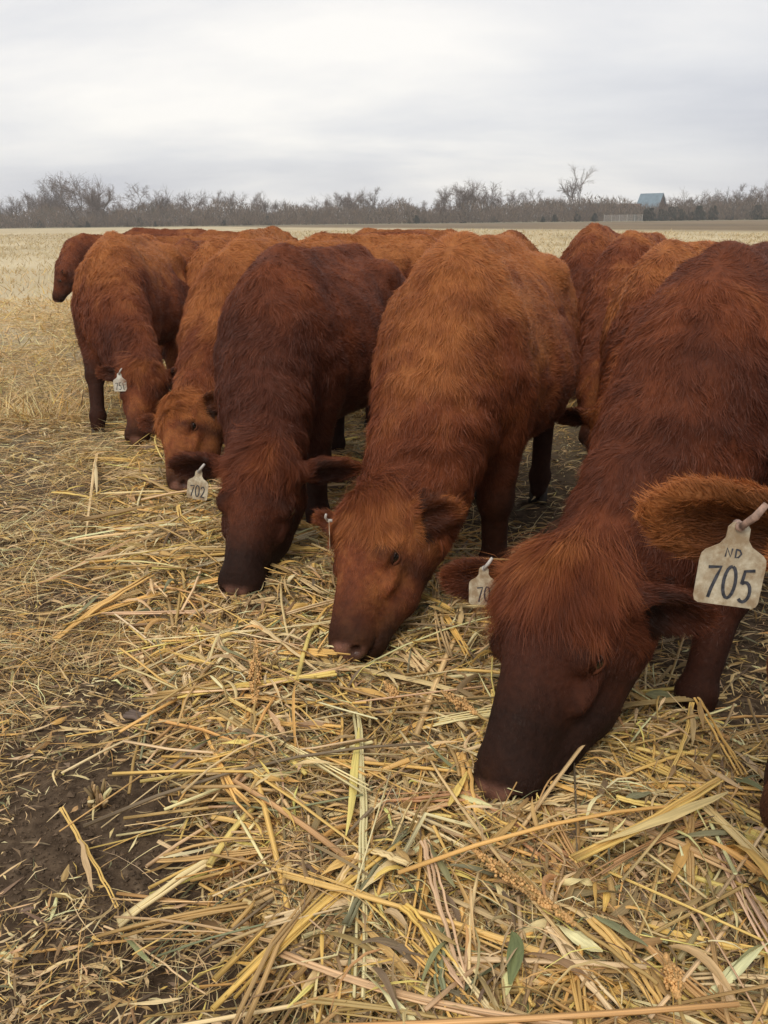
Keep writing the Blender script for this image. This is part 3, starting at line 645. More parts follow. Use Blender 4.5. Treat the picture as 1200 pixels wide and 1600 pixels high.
COWPOS = []
def cow(label, wx, wy, yaw, Pw=None, Mw=None, nh=None, sc=1.0, hs=1.0, h=.012, hairs=100000, hw=.0016, ging=.4, seed=1, ears=None, feet=None, tags=(), fringe=0, name='cow', fat=1.0, hl=.030, fringe_col=None, top=0.5, dark=0.0, posehead=(1.0, 0, .55)):
    r_ = np.random.default_rng(seed)
    root = empty(name, (wx, wy, 0), yaw); tag(root, label, 'cow', 'red cattle feeding along the straw windrow')
    cy, sy = math.cos(yaw), math.sin(yaw)
    Rw = np.array([[cy, -sy, 0], [sy, cy, 0], [0, 0, 1.0]]); inv = np.eye(4); inv[:3, :3] = Rw.T; inv[:3, 3] = -Rw.T @ np.array([wx, wy, 0])
    L2 = lambda p: Rw.T @ (np.asarray(p, float) - [wx, wy, 0]); D2 = lambda d: Rw.T @ np.asarray(d, float)
    # head frame
    Lh = .455 * hs
    if Pw is None:
        P_l = np.array(posehead) * [.80 * sc, 1, 1] ; M_l = P_l + nrm(np.array([.35, 0, -1.0])) * Lh; nh_l = np.array([1.0, 0, .35])
    else:
        P_l = L2(Pw); M_l = L2(Mw); nh_l = D2(nh)
    a = nrm(M_l - P_l); P_l = M_l - a * Lh
    v = nrm(nh_l - a * (nh_l @ a)); wv_ = np.cross(v, a)
    HR = np.stack([a, v, wv_], 1)
    def H(u, vv, ww): return P_l + (a * u * .91 + v * vv + wv_ * ww) * hs
    S = SDF()
    zs = sc
    def trunk(X, Y, Z):
        x_ = X / sc; T_ = np.interp(x_, ST_X, ST_T) * sc; B_ = np.interp(x_, ST_X, ST_B) * sc; W_ = np.interp(x_, ST_X, ST_W) * sc * fat
        zc = (T_ * .36 + B_ * .64); hh_ = np.where(Z > zc, T_ - zc, zc - B_)
        qy = np.abs(Y / W_); qz = np.abs((Z - zc) / hh_)
        ex_ = np.where(Z > zc, 1.5 + .15 * np.clip(-x_ - .3, 0, 1), 2.2); k_ = (qy ** ex_ + qz ** ex_) ** (1 / ex_)
        d = (k_ - 1) * np.minimum(W_, hh_)
        return np.maximum(d, np.maximum(x_ - .40, -1.28 - x_) * sc)
    S.fn(trunk, (-1.3 * sc, -.42 * sc * fat, .4 * sc), (.42 * sc, .42 * sc * fat, 1.26 * sc), .06)
    for sgn in (1, -1):
        S.ell((.06 * sc, sgn * .175 * sc, .82 * sc), np.array([.15, .085, .25]) * sc, np.array([[.96, 0, .28], [0, 1, 0], [-.28, 0, .96]]), .09)
        S.ell((-1.0 * sc, sgn * .19 * sc, .80 * sc), np.array([.20, .12, .30]) * sc, np.eye(3), .10)
        S.ell((-.86 * sc, sgn * .19 * sc, 1.08 * sc), np.array([.09, .05, .06]) * sc, np.eye(3), .10)
    feet = feet or {}
    hoofs = []
    for nm, sgn in (('fl', 1), ('fr', -1)):
        fx, fy = feet.get(nm, (.0, .0)); 
        e0 = np.array([.10, sgn * .17, .62]) * sc; kn = np.array([.12 + fx * .5, sgn * .16 + fy * .5, .36]) * sc
        ft = np.array([.11 + fx, sgn * .155 + fy, .115]) * sc; hf = np.array([.135 + fx, sgn * .155 + fy, .05]) * sc
        S.cone(e0 + [0, 0, .12], e0, .105 * sc, .092 * sc, .07); S.cone(e0, kn, .092 * sc, .060 * sc, .04); S.cone(kn, ft, .052 * sc, .045 * sc, .03)
        S.ell(kn, np.array([.064, .058, .07]) * sc, np.eye(3), .03); S.ell(ft, np.array([.056, .054, .05]) * sc, np.eye(3), .02); S.cone(ft, hf, .050 * sc, .046 * sc, .02); hoofs.append(hf)
    for nm, sgn in (('bl', 1), ('br', -1)):
        fx, fy = feet.get(nm, (.0, .0))
        st_ = np.array([-.90, sgn * .19, .66]) * sc; hk = np.array([-1.14 + fx * .6, sgn * .17 + fy, .46]) * sc
        ft = np.array([-1.08 + fx, sgn * .165 + fy, .12]) * sc; hf = np.array([-1.05 + fx, sgn * .165 + fy, .05]) * sc
        S.cone(st_, hk, .115 * sc, .052 * sc, .06); S.cone(hk, ft, .050 * sc, .044 * sc, .03); S.ell(ft, np.array([.054, .052, .05]) * sc, np.eye(3), .02); S.cone(ft, hf, .045 * sc, .042 * sc, .02); hoofs.append(hf)
    S.cone(np.array([.03, 0, 1.205]) * sc, np.array([-.45, 0, 1.185]) * sc, .035 * sc, .03 * sc, .07); S.cone(np.array([-.45, 0, 1.185]) * sc, np.array([-1.1, 0, 1.175]) * sc, .03 * sc, .035 * sc, .07)
    for sgn in (1, -1):
        S.cone(np.array([.0, sgn * .07, 1.15]) * sc, np.array([.16, sgn * .19, .82]) * sc, .040 * sc, .06 * sc, .05)
        S.ell(np.array([-.84, sgn * .225, 1.07]) * sc, np.array([.06, .04, .045]) * sc, np.eye(3), .05)
        S.ell(np.array([-.62, sgn * .30, .98]) * sc, np.array([.10, .04, .12]) * sc, np.eye(3), .06, sub=True)
    S.ell(np.array([.10, 0, .66]) * sc, np.array([.20, .20, .20]) * sc, np.eye(3), .08)
    # tail
    S.cone(np.array([-1.22, 0, 1.10]) * sc, np.array([-1.29, 0, .9]) * sc, .035 * sc, .025 * sc, .04); S.cone(np.array([-1.29, 0, .9]) * sc, np.array([-1.27, 0, .4]) * sc, .025 * sc, .035 * sc, .02)
    # neck: a crest chain and a throat chain
    hc0 = H(.05, -.085, 0); hc1 = H(.13, -.16, 0)
    c0 = np.array([.02, 0, 1.06]) * sc; c3 = hc0; t0 = np.array([.20, 0, .78]) * sc; t3 = hc1
    back = nrm(c0 - c3)
    cA = c0 + np.array([.20, 0, -.02]) * sc; cB = c3 + nrm(back + v * -.5 - a * .5) * .22 * sc
    tA = t0 + np.array([.12, 0, -.05]) * sc; tB = t3 + nrm(back * 1.0 - v * .6 - a * .1) * .18 * sc
    def bez(p0, p1, p2, p3, t_): return ((1 - t_) ** 3) * p0 + 3 * ((1 - t_) ** 2) * t_ * p1 + 3 * (1 - t_) * t_ * t_ * p2 + t_ ** 3 * p3
    ts = np.linspace(0, 1, 7); Cc = [bez(c0, cA, cB, c3, t_) for t_ in ts]; Tc = [bez(t0, tA, tB, t3, t_) for t_ in ts]
    rc = np.interp(ts, [0, .35, .7, 1], [.16, .145, .11, .085]) * sc; rt_ = np.interp(ts, [0, .4, .75, 1], [.20, .165, .115, .08]) * sc
    for i in range(6):
        S.cone(Cc[i], Cc[i + 1], rc[i], rc[i + 1], .07); S.cone(Tc[i], Tc[i + 1], rt_[i], rt_[i + 1], .07)
        S.cone((Cc[i] + Tc[i]) / 2, (Cc[i + 1] + Tc[i + 1]) / 2, rt_[i] * .85, rt_[i + 1] * .85, .06)
    # head
    q_ = hs
    S.ell(H(.10, -.105, 0), np.array([.135, .125, .112]) * q_, HR, .05)
    S.ell(H(.02, -.055, 0), np.array([.07, .07, .085]) * q_, HR, .05)
    S.ell(H(.115, -.04, 0), np.array([.10, .05, .095]) * q_, HR, .04)
    S.cone(H(.18, -.085, 0), H(.405, -.080, 0), .088 * q_, .058 * q_, .04)
    S.cone(H(.22, -.040, 0), H(.40, -.048, 0), .046 * q_, .042 * q_, .03)
    S.ell(H(.440, -.078, 0), np.array([.060, .060, .070]) * q_, HR, .03)
    S.ell(H(.425, -.135, 0), np.array([.055, .035, .058]) * q_, HR, .02)
    for sgn in (1, -1):
        S.cone(H(.10, -.185, sgn * .050), H(.25, -.175, sgn * .038), .070 * q_, .058 * q_, .05)
        S.cone(H(.25, -.175, sgn * .034), H(.41, -.135, sgn * .024), .055 * q_, .036 * q_, .03)
        S.ell(H(.165, -.050, sgn * .092), np.array([.050, .030, .028]) * q_, HR, .025)
        S.ell(H(.30, -.108, sgn * .112), np.array([.08, .030, .034]) * q_, HR, .035, sub=True)
        S.ell(H(.12, -.02, sgn * .118), np.array([.05, .03, .03]) * q_, HR, .03, sub=True)
        S.ell(H(.225, -.100, sgn * .080), np.array([.06, .02, .025]) * q_, HR, .03)
        S.ell(H(.18, -.078, sgn * .108), np.array([.024, .017, .012]) * q_, HR, .008, sub=True)
        S.ell(H(.486, -.066, sgn * .040), np.array([.022, .016, .015]) * q_, HR, .008, sub=True)
        S.ell(H(.468, -.108, sgn * .035), np.array([.05, .0045, .055]) * q_, HR, .006, sub=True)
    # ears
    earinfo = []
    for i, sgn in enumerate((1, -1)):
        ed = (ears[i] if ears else None)
        base = H(.045, -.075, sgn * .095)
        if ed is None: ex = nrm(wv_ * sgn * 1.0 + a * .10 - v * .15); op = nrm(v * .5 + a * .55)
        else:
            ex = nrm(D2(ed[0])); op = nrm(D2(ed[1]))
        op = nrm(op - ex * (op @ ex)); cx = np.cross(op, ex); ER = np.stack([ex, cx, op], 1); el = (ed[2] if ed and len(ed) > 2 else 1.0) * q_
        S.cone(base, base + ex * .06 * el, .036 * el, .032 * el, .03)
        S.ell(base + ex * .118 * el, np.array([.100, .052, .028]) * el, ER, .025)
        S.ell(base + ex * .128 * el + op * .028 * el, np.array([.080, .038, .032]) * el, ER, .008, sub=True)
        earinfo.append((base, ex, op, el, cx))
    V, Q, NV = S.mesh(h)
    V = V.astype(np.float64)
    # coat thickness: soft tufts and whorls standing proud of the hide, shallow folds across the neck
    hq = (V - P_l) @ HR / hs; offh = smooth(.20, .34, np.linalg.norm((hq - [.2, -.09, 0]) * [.9, 1, 1], axis=1)) * smooth(.35, .6, V[:, 2] / sc)
    nkm = smooth(.1, .3, V[:, 0] / sc) * offh
    dsp = offh * (.0055 * vnoise(V / .075, seed + 40) + .003 * vnoise(V / .034, seed + 41)) + .0035 * nkm * np.sin((V[:, 2] * 1.0 - V[:, 0] * .5) / .018 + 2 * vnoise(V / .12, seed + 42)) * (.5 + .5 * vnoise(V / .15, seed + 43))
    ribs = offh * smooth(.0, -.2, V[:, 0] / sc) * smooth(-.95, -.7, V[:, 0] / sc) * np.exp(-((np.abs(V[:, 1]) / sc - .33) / .10) ** 2); dsp = dsp + .005 * ribs * np.sin((V[:, 0] + .3 * V[:, 2]) / sc / .024)
    V = V + NV * (dsp * sc)[:, None]
    fn_ = np.cross(V[Q[:, 2]] - V[Q[:, 0]], V[Q[:, 3]] - V[Q[:, 1]]); NV = np.zeros_like(V)
    for a_ in range(4):
        for j in range(3): NV[:, j] += np.bincount(Q[:, a_], fn_[:, j], len(V))
    NV = nrm(NV)
    # ---- colour and hair fields
    def headcoord(p): return ((p - P_l) @ HR) / hs / np.array([.91, 1, 1])
    neckpts = np.array([(Cc[i] + Tc[i]) / 2 for i in range(7)])
    def fields(p, n_):
        hcd = headcoord(p); u, vv, ww = hcd[:, 0], hcd[:, 1], hcd[:, 2]
        hd = smooth(.30, .20, np.sqrt(((u - .22) / 1.25) ** 2 + (vv + .08) ** 2 + ww ** 2)) * (np.abs(ww) < .14)
        face = hd * smooth(.0, .06, u)
        dn = np.linalg.norm(p[:, None] - neckpts[None], axis=2); ni = dn.argmin(1); nd = dn.min(1)
        nk = smooth(.05, .25, p[:, 0] / sc) * (1 - hd) * smooth(.42, .30, nd)
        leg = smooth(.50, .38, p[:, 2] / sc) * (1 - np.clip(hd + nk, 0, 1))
        ear = np.zeros(len(p)); ein = np.zeros(len(p)); edir = np.zeros((len(p), 3)); along = np.zeros(len(p))
        for b0, ex, op, el, cx in earinfo:
            q1 = p - b0; t_ = (q1 @ ex) / el; c_ = np.abs(q1 @ cx) / el; o_ = np.abs(q1 @ op) / el
            m_ = (t_ > .035) & (t_ < .25) & (c_ < .075) & (o_ < .06)
            ear = np.where(m_, 1, ear); ein = np.where(m_ & ((n_ @ op) > .35) & (t_ > .06) & (np.abs(ww) > .125), 1, ein); edir[m_] = nrm(ex + .9 * ((q1[m_] @ cx) / el / .06)[:, None] * cx); along[m_] = t_[m_] / .22
        nd_ = nrm(np.gradient(neckpts, axis=0))[ni]
        flow = np.tile(np.array([-1.0, 0, -.55]), (len(p), 1)); flow[:, 1] += np.sign(p[:, 1]) * .25
        flow = flow * (1 - nk)[:, None] + nk[:, None] * (-nd_ * .25 + np.array([0, 0, -.8]) + nd_ * .45)
        flow = flow * (1 - leg)[:, None] + leg[:, None] * np.array([0, 0, -1.0])
        fdir = a[None] * .9 + wv_[None] * (ww * 7)[:, None] + v * .0
        flow = flow * (1 - hd)[:, None] + hd[:, None] * fdir
        flow = np.where(ear[:, None] > 0, edir, flow)
        ln = hl * (1 + .35 * vnoise(p / .09, seed + 3)) * (1 + .5 * nk)
        ln = ln * (1 - .72 * leg)
        ln = ln * (1 - hd * np.interp(u, [-.05, .05, .16, .24, .5], [0, .05, .25, .42, .66]))
        ln = np.where(ear > 0, np.where(ein > 0, .020 + .012 * r_.uniform(0, 1, len(p)), .026) * q_, ln)
        bald = smooth(.462, .484, u) * hd * (vv > -.125)
        # colour
        g_ = ging + .30 * vnoise(p / .22, seed) + .22 * vnoise(p / .07, seed + 1) + .07 * vnoise(p / .03, seed + 2)
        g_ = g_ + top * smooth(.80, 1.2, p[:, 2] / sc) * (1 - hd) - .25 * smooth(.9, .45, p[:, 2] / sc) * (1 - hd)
        g_ = g_ + hd * (.14 * np.exp(-(ww / .045) ** 2) + .16 * vnoise(p / .022, seed + 60) + .10 * vnoise(p / .009, seed + 61))
        g_ = g_ + np.where(ear > 0, .65 * along - .30 * ein, 0)
        return dict(u=u, vv=vv, ww=ww, hd=hd, nk=nk, leg=leg, ear=ear, ein=ein, al=np.clip(along, 0, 1) ** 2, flow=flow, ln=ln, bald=bald, g=g_)
    def colour(Fi):
        g_ = np.clip(Fi['g'], 0, 1)[:, None]
        c = np.where(g_ < .5, MAHOG + (RED - MAHOG) * g_ * 2, RED + (GING - RED) * (g_ - .5) * 2)
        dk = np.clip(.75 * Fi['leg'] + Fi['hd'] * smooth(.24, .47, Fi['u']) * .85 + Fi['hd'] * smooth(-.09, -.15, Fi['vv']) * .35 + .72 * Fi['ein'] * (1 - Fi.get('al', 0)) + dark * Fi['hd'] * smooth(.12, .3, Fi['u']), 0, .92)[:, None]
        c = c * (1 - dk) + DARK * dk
        eye_d = np.exp(-(((Fi['u'] - .18) / .03) ** 2 + ((np.abs(Fi['ww']) - .1) / .03) ** 2))[:, None] * Fi['hd'][:, None]
        c = c * (1 - .6 * eye_d) + DARK * .6 * eye_d
        return c
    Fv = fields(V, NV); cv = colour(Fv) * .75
    pinkm = (Fv['bald'] * (.6 + .4 * vnoise(V / .02, seed)) * smooth(-.11, -.075, Fv['vv']))[:, None]
    cv = cv * (1 - pinkm) + np.array([.30, .145, .105]) * pinkm
    nost = np.exp(-(((Fv['u'] - .484) / .02) ** 2 + ((Fv['vv'] + .066) / .014) ** 2 + ((np.abs(Fv['ww']) - .04) / .014) ** 2))[:, None]
    cv = cv * (1 - .9 * np.clip(nost * 1.3, 0, 1))
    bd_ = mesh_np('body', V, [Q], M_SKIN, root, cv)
    bd_.data.materials.append(M_NOSE); fb = Fv['bald'][Q].min(1) > .6; mi = np.where(fb, 1, 0).astype(np.int32); bd_.data.polygons.foreach_set('material_index', mi)
    # ---- coat
    tri = np.concatenate([Q[:, [0, 1, 2]], Q[:, [0, 2, 3]]])
    ar = np.linalg.norm(np.cross(V[tri[:, 1]] - V[tri[:, 0]], V[tri[:, 2]] - V[tri[:, 0]]), axis=1)
    cen = V[tri].mean(1); nc = nrm(NV[tri].sum(1)); cw_ = cen @ Rw.T + [wx, wy, 0]; nw = nc @ Rw.T
    toc = nrm(CAM - cw_); fc = (nw * toc).sum(1); pj = project(cw_)
    wt = ar * np.where(fc < -.35, .12, 1.0)
    inside = (pj[:, 2] > 0) & (pj[:, 0] > -180) & (pj[:, 0] < 1380) & (pj[:, 1] < 1780)
    wt = wt * np.where(inside, 1.0, .06)
    ht = np.clip(np.linalg.norm((headcoord(cen) - [.2, -.08, 0]) * [1, 1, 1], axis=1), 0, 1)
    wt = wt * (1 + 2.2 * smooth(.34, .26, ht)); wt[cen[:, 2] < .07 * sc] *= .1
    def grow(nh_, mask=None, lenmul=1.0, liftb=.30, wid=hw, nz=1.0, flowfn=None, gadd=0.0, name_='coat', curl=1.0):
        w2 = wt if mask is None else wt * mask
        k_ = r_.choice(len(tri), nh_, p=w2 / w2.sum()); b1 = r_.uniform(0, 1, nh_); b2 = r_.uniform(0, 1, nh_); fl = b1 + b2 > 1; b1[fl] = 1 - b1[fl]; b2[fl] = 1 - b2[fl]
        A0, A1, A2 = V[tri[k_, 0]], V[tri[k_, 1]], V[tri[k_, 2]]; p = A0 + (A1 - A0) * b1[:, None] + (A2 - A0) * b2[:, None]
        n_ = nrm(NV[tri[k_, 0]] * (1 - b1 - b2)[:, None] + NV[tri[k_, 1]] * b1[:, None] + NV[tri[k_, 2]] * b2[:, None])
        Fi = fields(p, n_); fl_ = flowfn(p, Fi) if flowfn else Fi['flow']
        t_ = nrm(fl_ - n_ * (fl_ * n_).sum(1)[:, None] + 1e-6); bt = np.cross(n_, t_)
        amp = (1 - .6 * Fi['hd']) * (1 - .5 * Fi['ear']) * nz
        ang = amp * (.85 * vnoise(p / .13, seed + 10) + .55 * vnoise(p / .05, seed + 11) + .65 * vnoise(p / .018, seed + 13)) + r_.normal(0, .14, nh_)
        t_ = t_ * np.cos(ang)[:, None] + bt * np.sin(ang)[:, None]; bt = np.cross(n_, t_)
        ln = Fi['ln'] * lenmul * r_.uniform(.65, 1.25, nh_) * (1 - Fi['bald'] * .95)
        lift = liftb * (1 + .5 * vnoise(p / .05, seed + 12)) * (1 + .5 * Fi['ear']) + r_.normal(0, .10, nh_)
        cl = np.stack([vnoise(p / .014, seed + 20 + j) for j in range(3)], 1) * (.20 * ln)[:, None] * (1 - .5 * Fi['hd'] * (gadd == 0))[:, None]
        p0 = p - n_ * .003; d1 = t_ * np.cos(lift)[:, None] + n_ * np.sin(lift)[:, None]
        p1 = p0 + d1 * (ln * .5)[:, None] + cl * .3
        l2 = lift * .35 - .1; d2_ = t_ * np.cos(l2)[:, None] + n_ * np.sin(l2)[:, None] + bt * (curl * .5 * vnoise(p / .04, seed + 30))[:, None]
        p2 = p1 + nrm(d2_) * (ln * .5)[:, None] + cl * .8
        rot = r_.normal(0, .6, nh_); side = bt * np.cos(rot)[:, None] + n_ * np.sin(rot)[:, None]
        w_ = wid * r_.uniform(.6, 1.3, nh_) * (1 - .35 * Fi['hd'])
        Vv = np.stack([p0 - side * w_[:, None] / 2, p0 + side * w_[:, None] / 2, p1 - side * (w_ * .42)[:, None], p1 + side * (w_ * .42)[:, None], p2], 1)
        i5 = np.arange(nh_) * 5
        Fi['g'] = Fi['g'] + r_.normal(0, .06, nh_) + gadd
        if gadd: Fi['g'] = Fi['g'] + .24 * vnoise(np.stack([Fi['ww'] * 55, Fi['u'] * 5, Fi['vv'] * 20], 1), seed + 50)
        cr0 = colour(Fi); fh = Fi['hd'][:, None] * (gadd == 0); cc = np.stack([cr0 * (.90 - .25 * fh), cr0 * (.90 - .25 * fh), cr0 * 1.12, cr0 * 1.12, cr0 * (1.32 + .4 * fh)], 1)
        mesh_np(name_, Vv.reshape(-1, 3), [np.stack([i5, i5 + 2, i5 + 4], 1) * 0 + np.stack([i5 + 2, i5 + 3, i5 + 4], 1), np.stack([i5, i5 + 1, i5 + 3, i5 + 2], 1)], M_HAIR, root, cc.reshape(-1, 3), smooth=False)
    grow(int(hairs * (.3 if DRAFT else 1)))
    if fringe:
        hcc = headcoord(cen); msk = np.exp(-(((hcc[:, 0] - .03) / .07) ** 2)) * (hcc[:, 1] > -.08) * (np.abs(hcc[:, 2]) < .10) + 1e-9
        msk = msk * (hcc[:, 0] < .16) + 1e-12
        def ff(p, Fi): return a[None] * .8 + wv_[None] * (Fi['ww'] * 9)[:, None]
        grow(int(fringe * (.3 if DRAFT else 1)), msk, fringe_len, .40, hw * 1.0, .55 * fringe_curl, ff, .20, 'poll_hair', fringe_curl)
    # ---- eyes, hooves
    for sgn in (1, -1):
        Ve, Fe = uvsphere(np.zeros(3), .019 * q_, 14, 10); mb = MB(); mb.add(Ve + H(.18, -.076, sgn * .097), None, Fe); mb.build('eye', M_EYE, root)
        # lids: a short fleshy rim above and below the eye
        mb = MB()
        for dv, rr_ in ((.0125, .0062), (-.0125, .0055)):
            pts = np.stack([H(.18 + uu, -.078 + dv * (1 - (uu / .03) ** 2), sgn * (.109 - .25 * abs(uu))) for uu in np.linspace(-.028, .028, 7)])
            Vt, f3, f4 = tube_path(pts, np.array([.4, .8, 1, 1, 1, .8, .4]) * rr_ * q_, 8); mb.add(Vt, f3, f4, np.array([.085, .028, .013]) * (1.3 if dv < 0 else .5))
        mb.build('eyelid', M_SKIN, root, usecol=True)
    for hf in hoofs:
        mb = MB()
        for s2 in (-1, 1):
            ring = []
            for zz, rx, ry, fx in ((.0, .040, .0225, .012), (.02, .038, .0215, .008), (.05, .031, .020, -.002), (.075, .027, .019, -.010)):
                th = np.linspace(0, 2 * np.pi, 12, endpoint=False); ring.append(np.stack([np.cos(th) * rx * sc + fx, np.sin(th) * ry * sc + s2 * .0235 * sc, np.full(12, zz * sc)], 1))
            Vh = np.concatenate(ring + [np.array([[.012, s2 * .0235 * sc, 0]]), np.array([[-.01, s2 * .0235 * sc, .075 * sc]])]) + [hf[0], hf[1], 0]
            F4 = [[i * 12 + j, i * 12 + (j + 1) % 12, (i + 1) * 12 + (j + 1) % 12, (i + 1) * 12 + j] for i in range(3) for j in range(12)]
            F3 = [[48, (j + 1) % 12, j] for j in range(12)] + [[49, 36 + j, 36 + (j + 1) % 12] for j in range(12)]
            mb.add(Vh, F3, F4)
        mb.build('hoof', M_HOOF, root)
    for tg in tags: ear_tag(root, inv, **tg)
    COWPOS.append(root)
    return root
fringe_len, fringe_curl = 2.0, 1.0
def yaw_of(dx_, dy_): return math.atan2(dy_, dx_)

# front row, nearest first -------------------------------------------------
ALL = True
fringe_len, fringe_curl = 3.6, .45
cow('dark red cow with a smooth long fringe, nearest whole head, tag 70 half hidden', .93, 2.46, yaw_of(-.50, -.87), at_d(866, 868, 1.93), at_z(740, 1240, .13), (-.74, -.58, .3), sc=.98, hs=1.25,
    h=.009, hairs=230000, hw=.0013, ging=.08, seed=5, fringe=20000, feet={'fl': (.31, -.05), 'fr': (-.28, .0)}, top=.12, dark=.6,  # dark: dark muzzle colour plus shade on the lowered face, painted in
    ears=[((.92, .10, -.28), (-.1, -.9, -.3), .95), ((-.97, .10, .12), (-.25, -.9, .15), .80)],
    tags=[dict(pos=at_d(756, 886, 2.0), face=(-.10, -.97, .2), roll=.0, text='70', small='', wdt=.07, label='worn tag reading 70')])
fringe_len, fringe_curl = 2.7, 2.4
cow('ginger red cow in the middle with a curly brow, muzzle in the straw', .27, 3.12, yaw_of(-.30, -.95), at_d(552, 838, 2.54), at_z(510, 1014, .14), (-.72, -.62, .3), sc=1.0, hs=1.08,
    h=.010, hairs=200000, hw=.0015, ging=.60, fat=.93, seed=8, fringe=12000, top=.42, feet={'fl': (-.05, .0), 'fr': (-.1, .02)},
    ears=[((.70, .05, .10), (.1, -.95, -.1), .85), ((-.85, .25, .30), (-.2, -.9, .2), .62)],
    tags=[dict(pos=at_d(514, 812, 2.56), face=(-.995, -.06, 0), roll=.0, text='7', small='', wdt=.066, label='tag seen edge on')])
cow('very dark mahogany cow facing us with level ears, wearing a tag reading 702', -.40, 3.78, yaw_of(-.28, -.96), at_d(406, 712, 3.0), at_z(362, 926, .14), (-.12, -.93, .3), sc=.96, hs=1.18,
    h=.011, hairs=170000, hw=.0017, ging=.06, seed=13, fringe=6000, top=.28, dark=.4,
    ears=[((.97, .12, .02), (-.0, -.8, -.55), .95), ((-.97, .12, .0), (0, -.8, -.55), .95)],
    tags=[dict(pos=at_d(311, 735, 2.98), face=(-.2, -.95, .1), roll=-.12, text='702', small='', label='worn tag reading 702')])
cow('ginger cow with a shaggy neck ridge, head turned left beside the tag 702', -.74, 4.95, yaw_of(-.52, -.85), at_d(262, 662, 4.22), at_z(258, 762, .13), (-.76, -.6, .25), sc=.96, hs=1.08,
    h=.013, hairs=120000, hw=.0021, ging=.66, seed=17, fringe=5000, top=.45,
    ears=[((.75, -.1, .15), (.1, -.9, -.1), .9), ((-.9, .2, .12), (-.3, -.8, .2), .85)])
cow('brown red cow standing apart on the left, shaggy brow, tag reading 751', -1.75, 6.05, yaw_of(.02, -1), at_d(220, 588, 5.12), at_z(208, 686, .14), (.05, -.93, .33), sc=.985, hs=1.05,
    h=.013, hairs=130000, hw=.0024, ging=.48, seed=21, fringe=5000, top=.40, feet={'fl': (-.02, .05), 'fr': (.3, .05)}, fat=1.0,
    ears=[((.9, .2, .2), (0, -.9, -.1), .8), ((-.95, .1, .15), (0, -.9, -.1), .85)],
    tags=[dict(pos=at_d(186, 583, 5.08), face=(-.05, -.98, .1), roll=.02, text='751', small='', M_=M_TAGW, label='clean white tag reading 751')])
cow('bright ginger cow mostly outside the right edge, ear tag reading ND 705', 1.40, 1.52, yaw_of(-.93, -.36), at_d(1462, 862, 1.06), at_d(1268, 1385, 1.02), (-.30, -.92, .1), sc=.97, hs=1.12,
    h=.010, hairs=110000, hw=.0011, ging=.85, seed=25, top=.2,
    ears=[((.9, .3, .1), (0, -.9, 0), 1.0), ((-.93, -.06, .24), (-.05, -.9, -.38), 1.14)],
    tags=[dict(pos=at_d(1157, 817, .985), face=(-.12, -.98, .1), roll=-.10, text='705', small='ND', wdt=.077, orange=True, label='large dirty tag reading ND 705')])
# second row and beyond ------------------------------------------------------
BK = [
 ('orange brown cow directly behind the dark fringed cow on the right', at_d(1050, 378, 4.3), (-.50, -.87), .95, .52, 31, 70000),
 ('tan red cow behind the right-hand pair, between its neighbours', at_d(988, 362, 5.5), (-.42, -.91), .97, .32, 33, 50000),
 ('dark red cow at the left end of the right-hand group, farthest of that group', at_d(930, 352, 6.9), (-.30, -.95), 1.0, .25, 35, 40000),
 ('ginger cow seen from behind in the gap right of the middle cow', at_d(800, 360, 6.4), (.45, .89), .97, .45, 37, 45000),
 ('red brown cow partly hidden, just left of the shaggy necked ginger cow', at_d(340, 384, 7.2), (-.30, -.95), .94, .42, 39, 45000),
 ('darker cow wedged behind the left-hand cow, narrow strip showing', at_d(290, 388, 8.8), (-.2, -.98), .91, .2, 41, 30000),
 ('blond backed cow whose rump shows above the dark mahogany cow', at_d(425, 357, 9.0), (.1, .99), 1.0, .8, 43, 30000),
 ('far red cow whose back barely shows above the middle cow', at_d(700, 362, 10.0), (.95, -.3), .95, .2, 45, 20000),
 ('far brown cow behind the left-hand cow, side on', at_d(235, 365, 10.5), (-.8, -.5), .93, .35, 47, 20000),
 ('distant red cow with its back level beyond the others on the left', at_d(330, 360, 12.5), (-.9, -.3), .95, .3, 49, 15000),
 ('distant ginger cow behind the shaggy necked cow', at_d(575, 358, 11.5), (-.8, -.5), .96, .45, 51, 15000),
 ('ginger cow whose smooth back shows right behind the mahogany cow', at_d(505, 356, 6.8), (-.75, -.66), .97, .62, 53, 45000),
 ('brown red cow standing between the mahogany cow and the middle cow, farther back', at_d(655, 362, 7.8), (-.1, -.99), .96, .3, 63, 25000),
 ('dark red cow among the distant backs left of the centre', at_d(215, 362, 14.0), (-.95, .2), .98, .15, 57, 12000),
]
fringe_len = 1.5
for lab, p, dr, sc_, gg, sd_, nh_ in BK:
    cow(lab, p[0], p[1], yaw_of(*dr), sc=sc_, h=.018 if p[1] < 6 else .026, hairs=nh_, hw=.0021 + .00033 * p[1], ging=gg, seed=sd_, hl=.032, top=.42)
cow('dark cow at the far left of the herd, head down in profile', at_d(132, 375, 12.2)[0], 12.2, yaw_of(-.95, -.3), at_d(92, 416, 11.7), at_d(78, 470, 11.6), (-.9, -.2, .35), sc=.93, hs=.95, h=.026, hairs=20000, hw=.006, ging=.12, seed=55, top=.3)

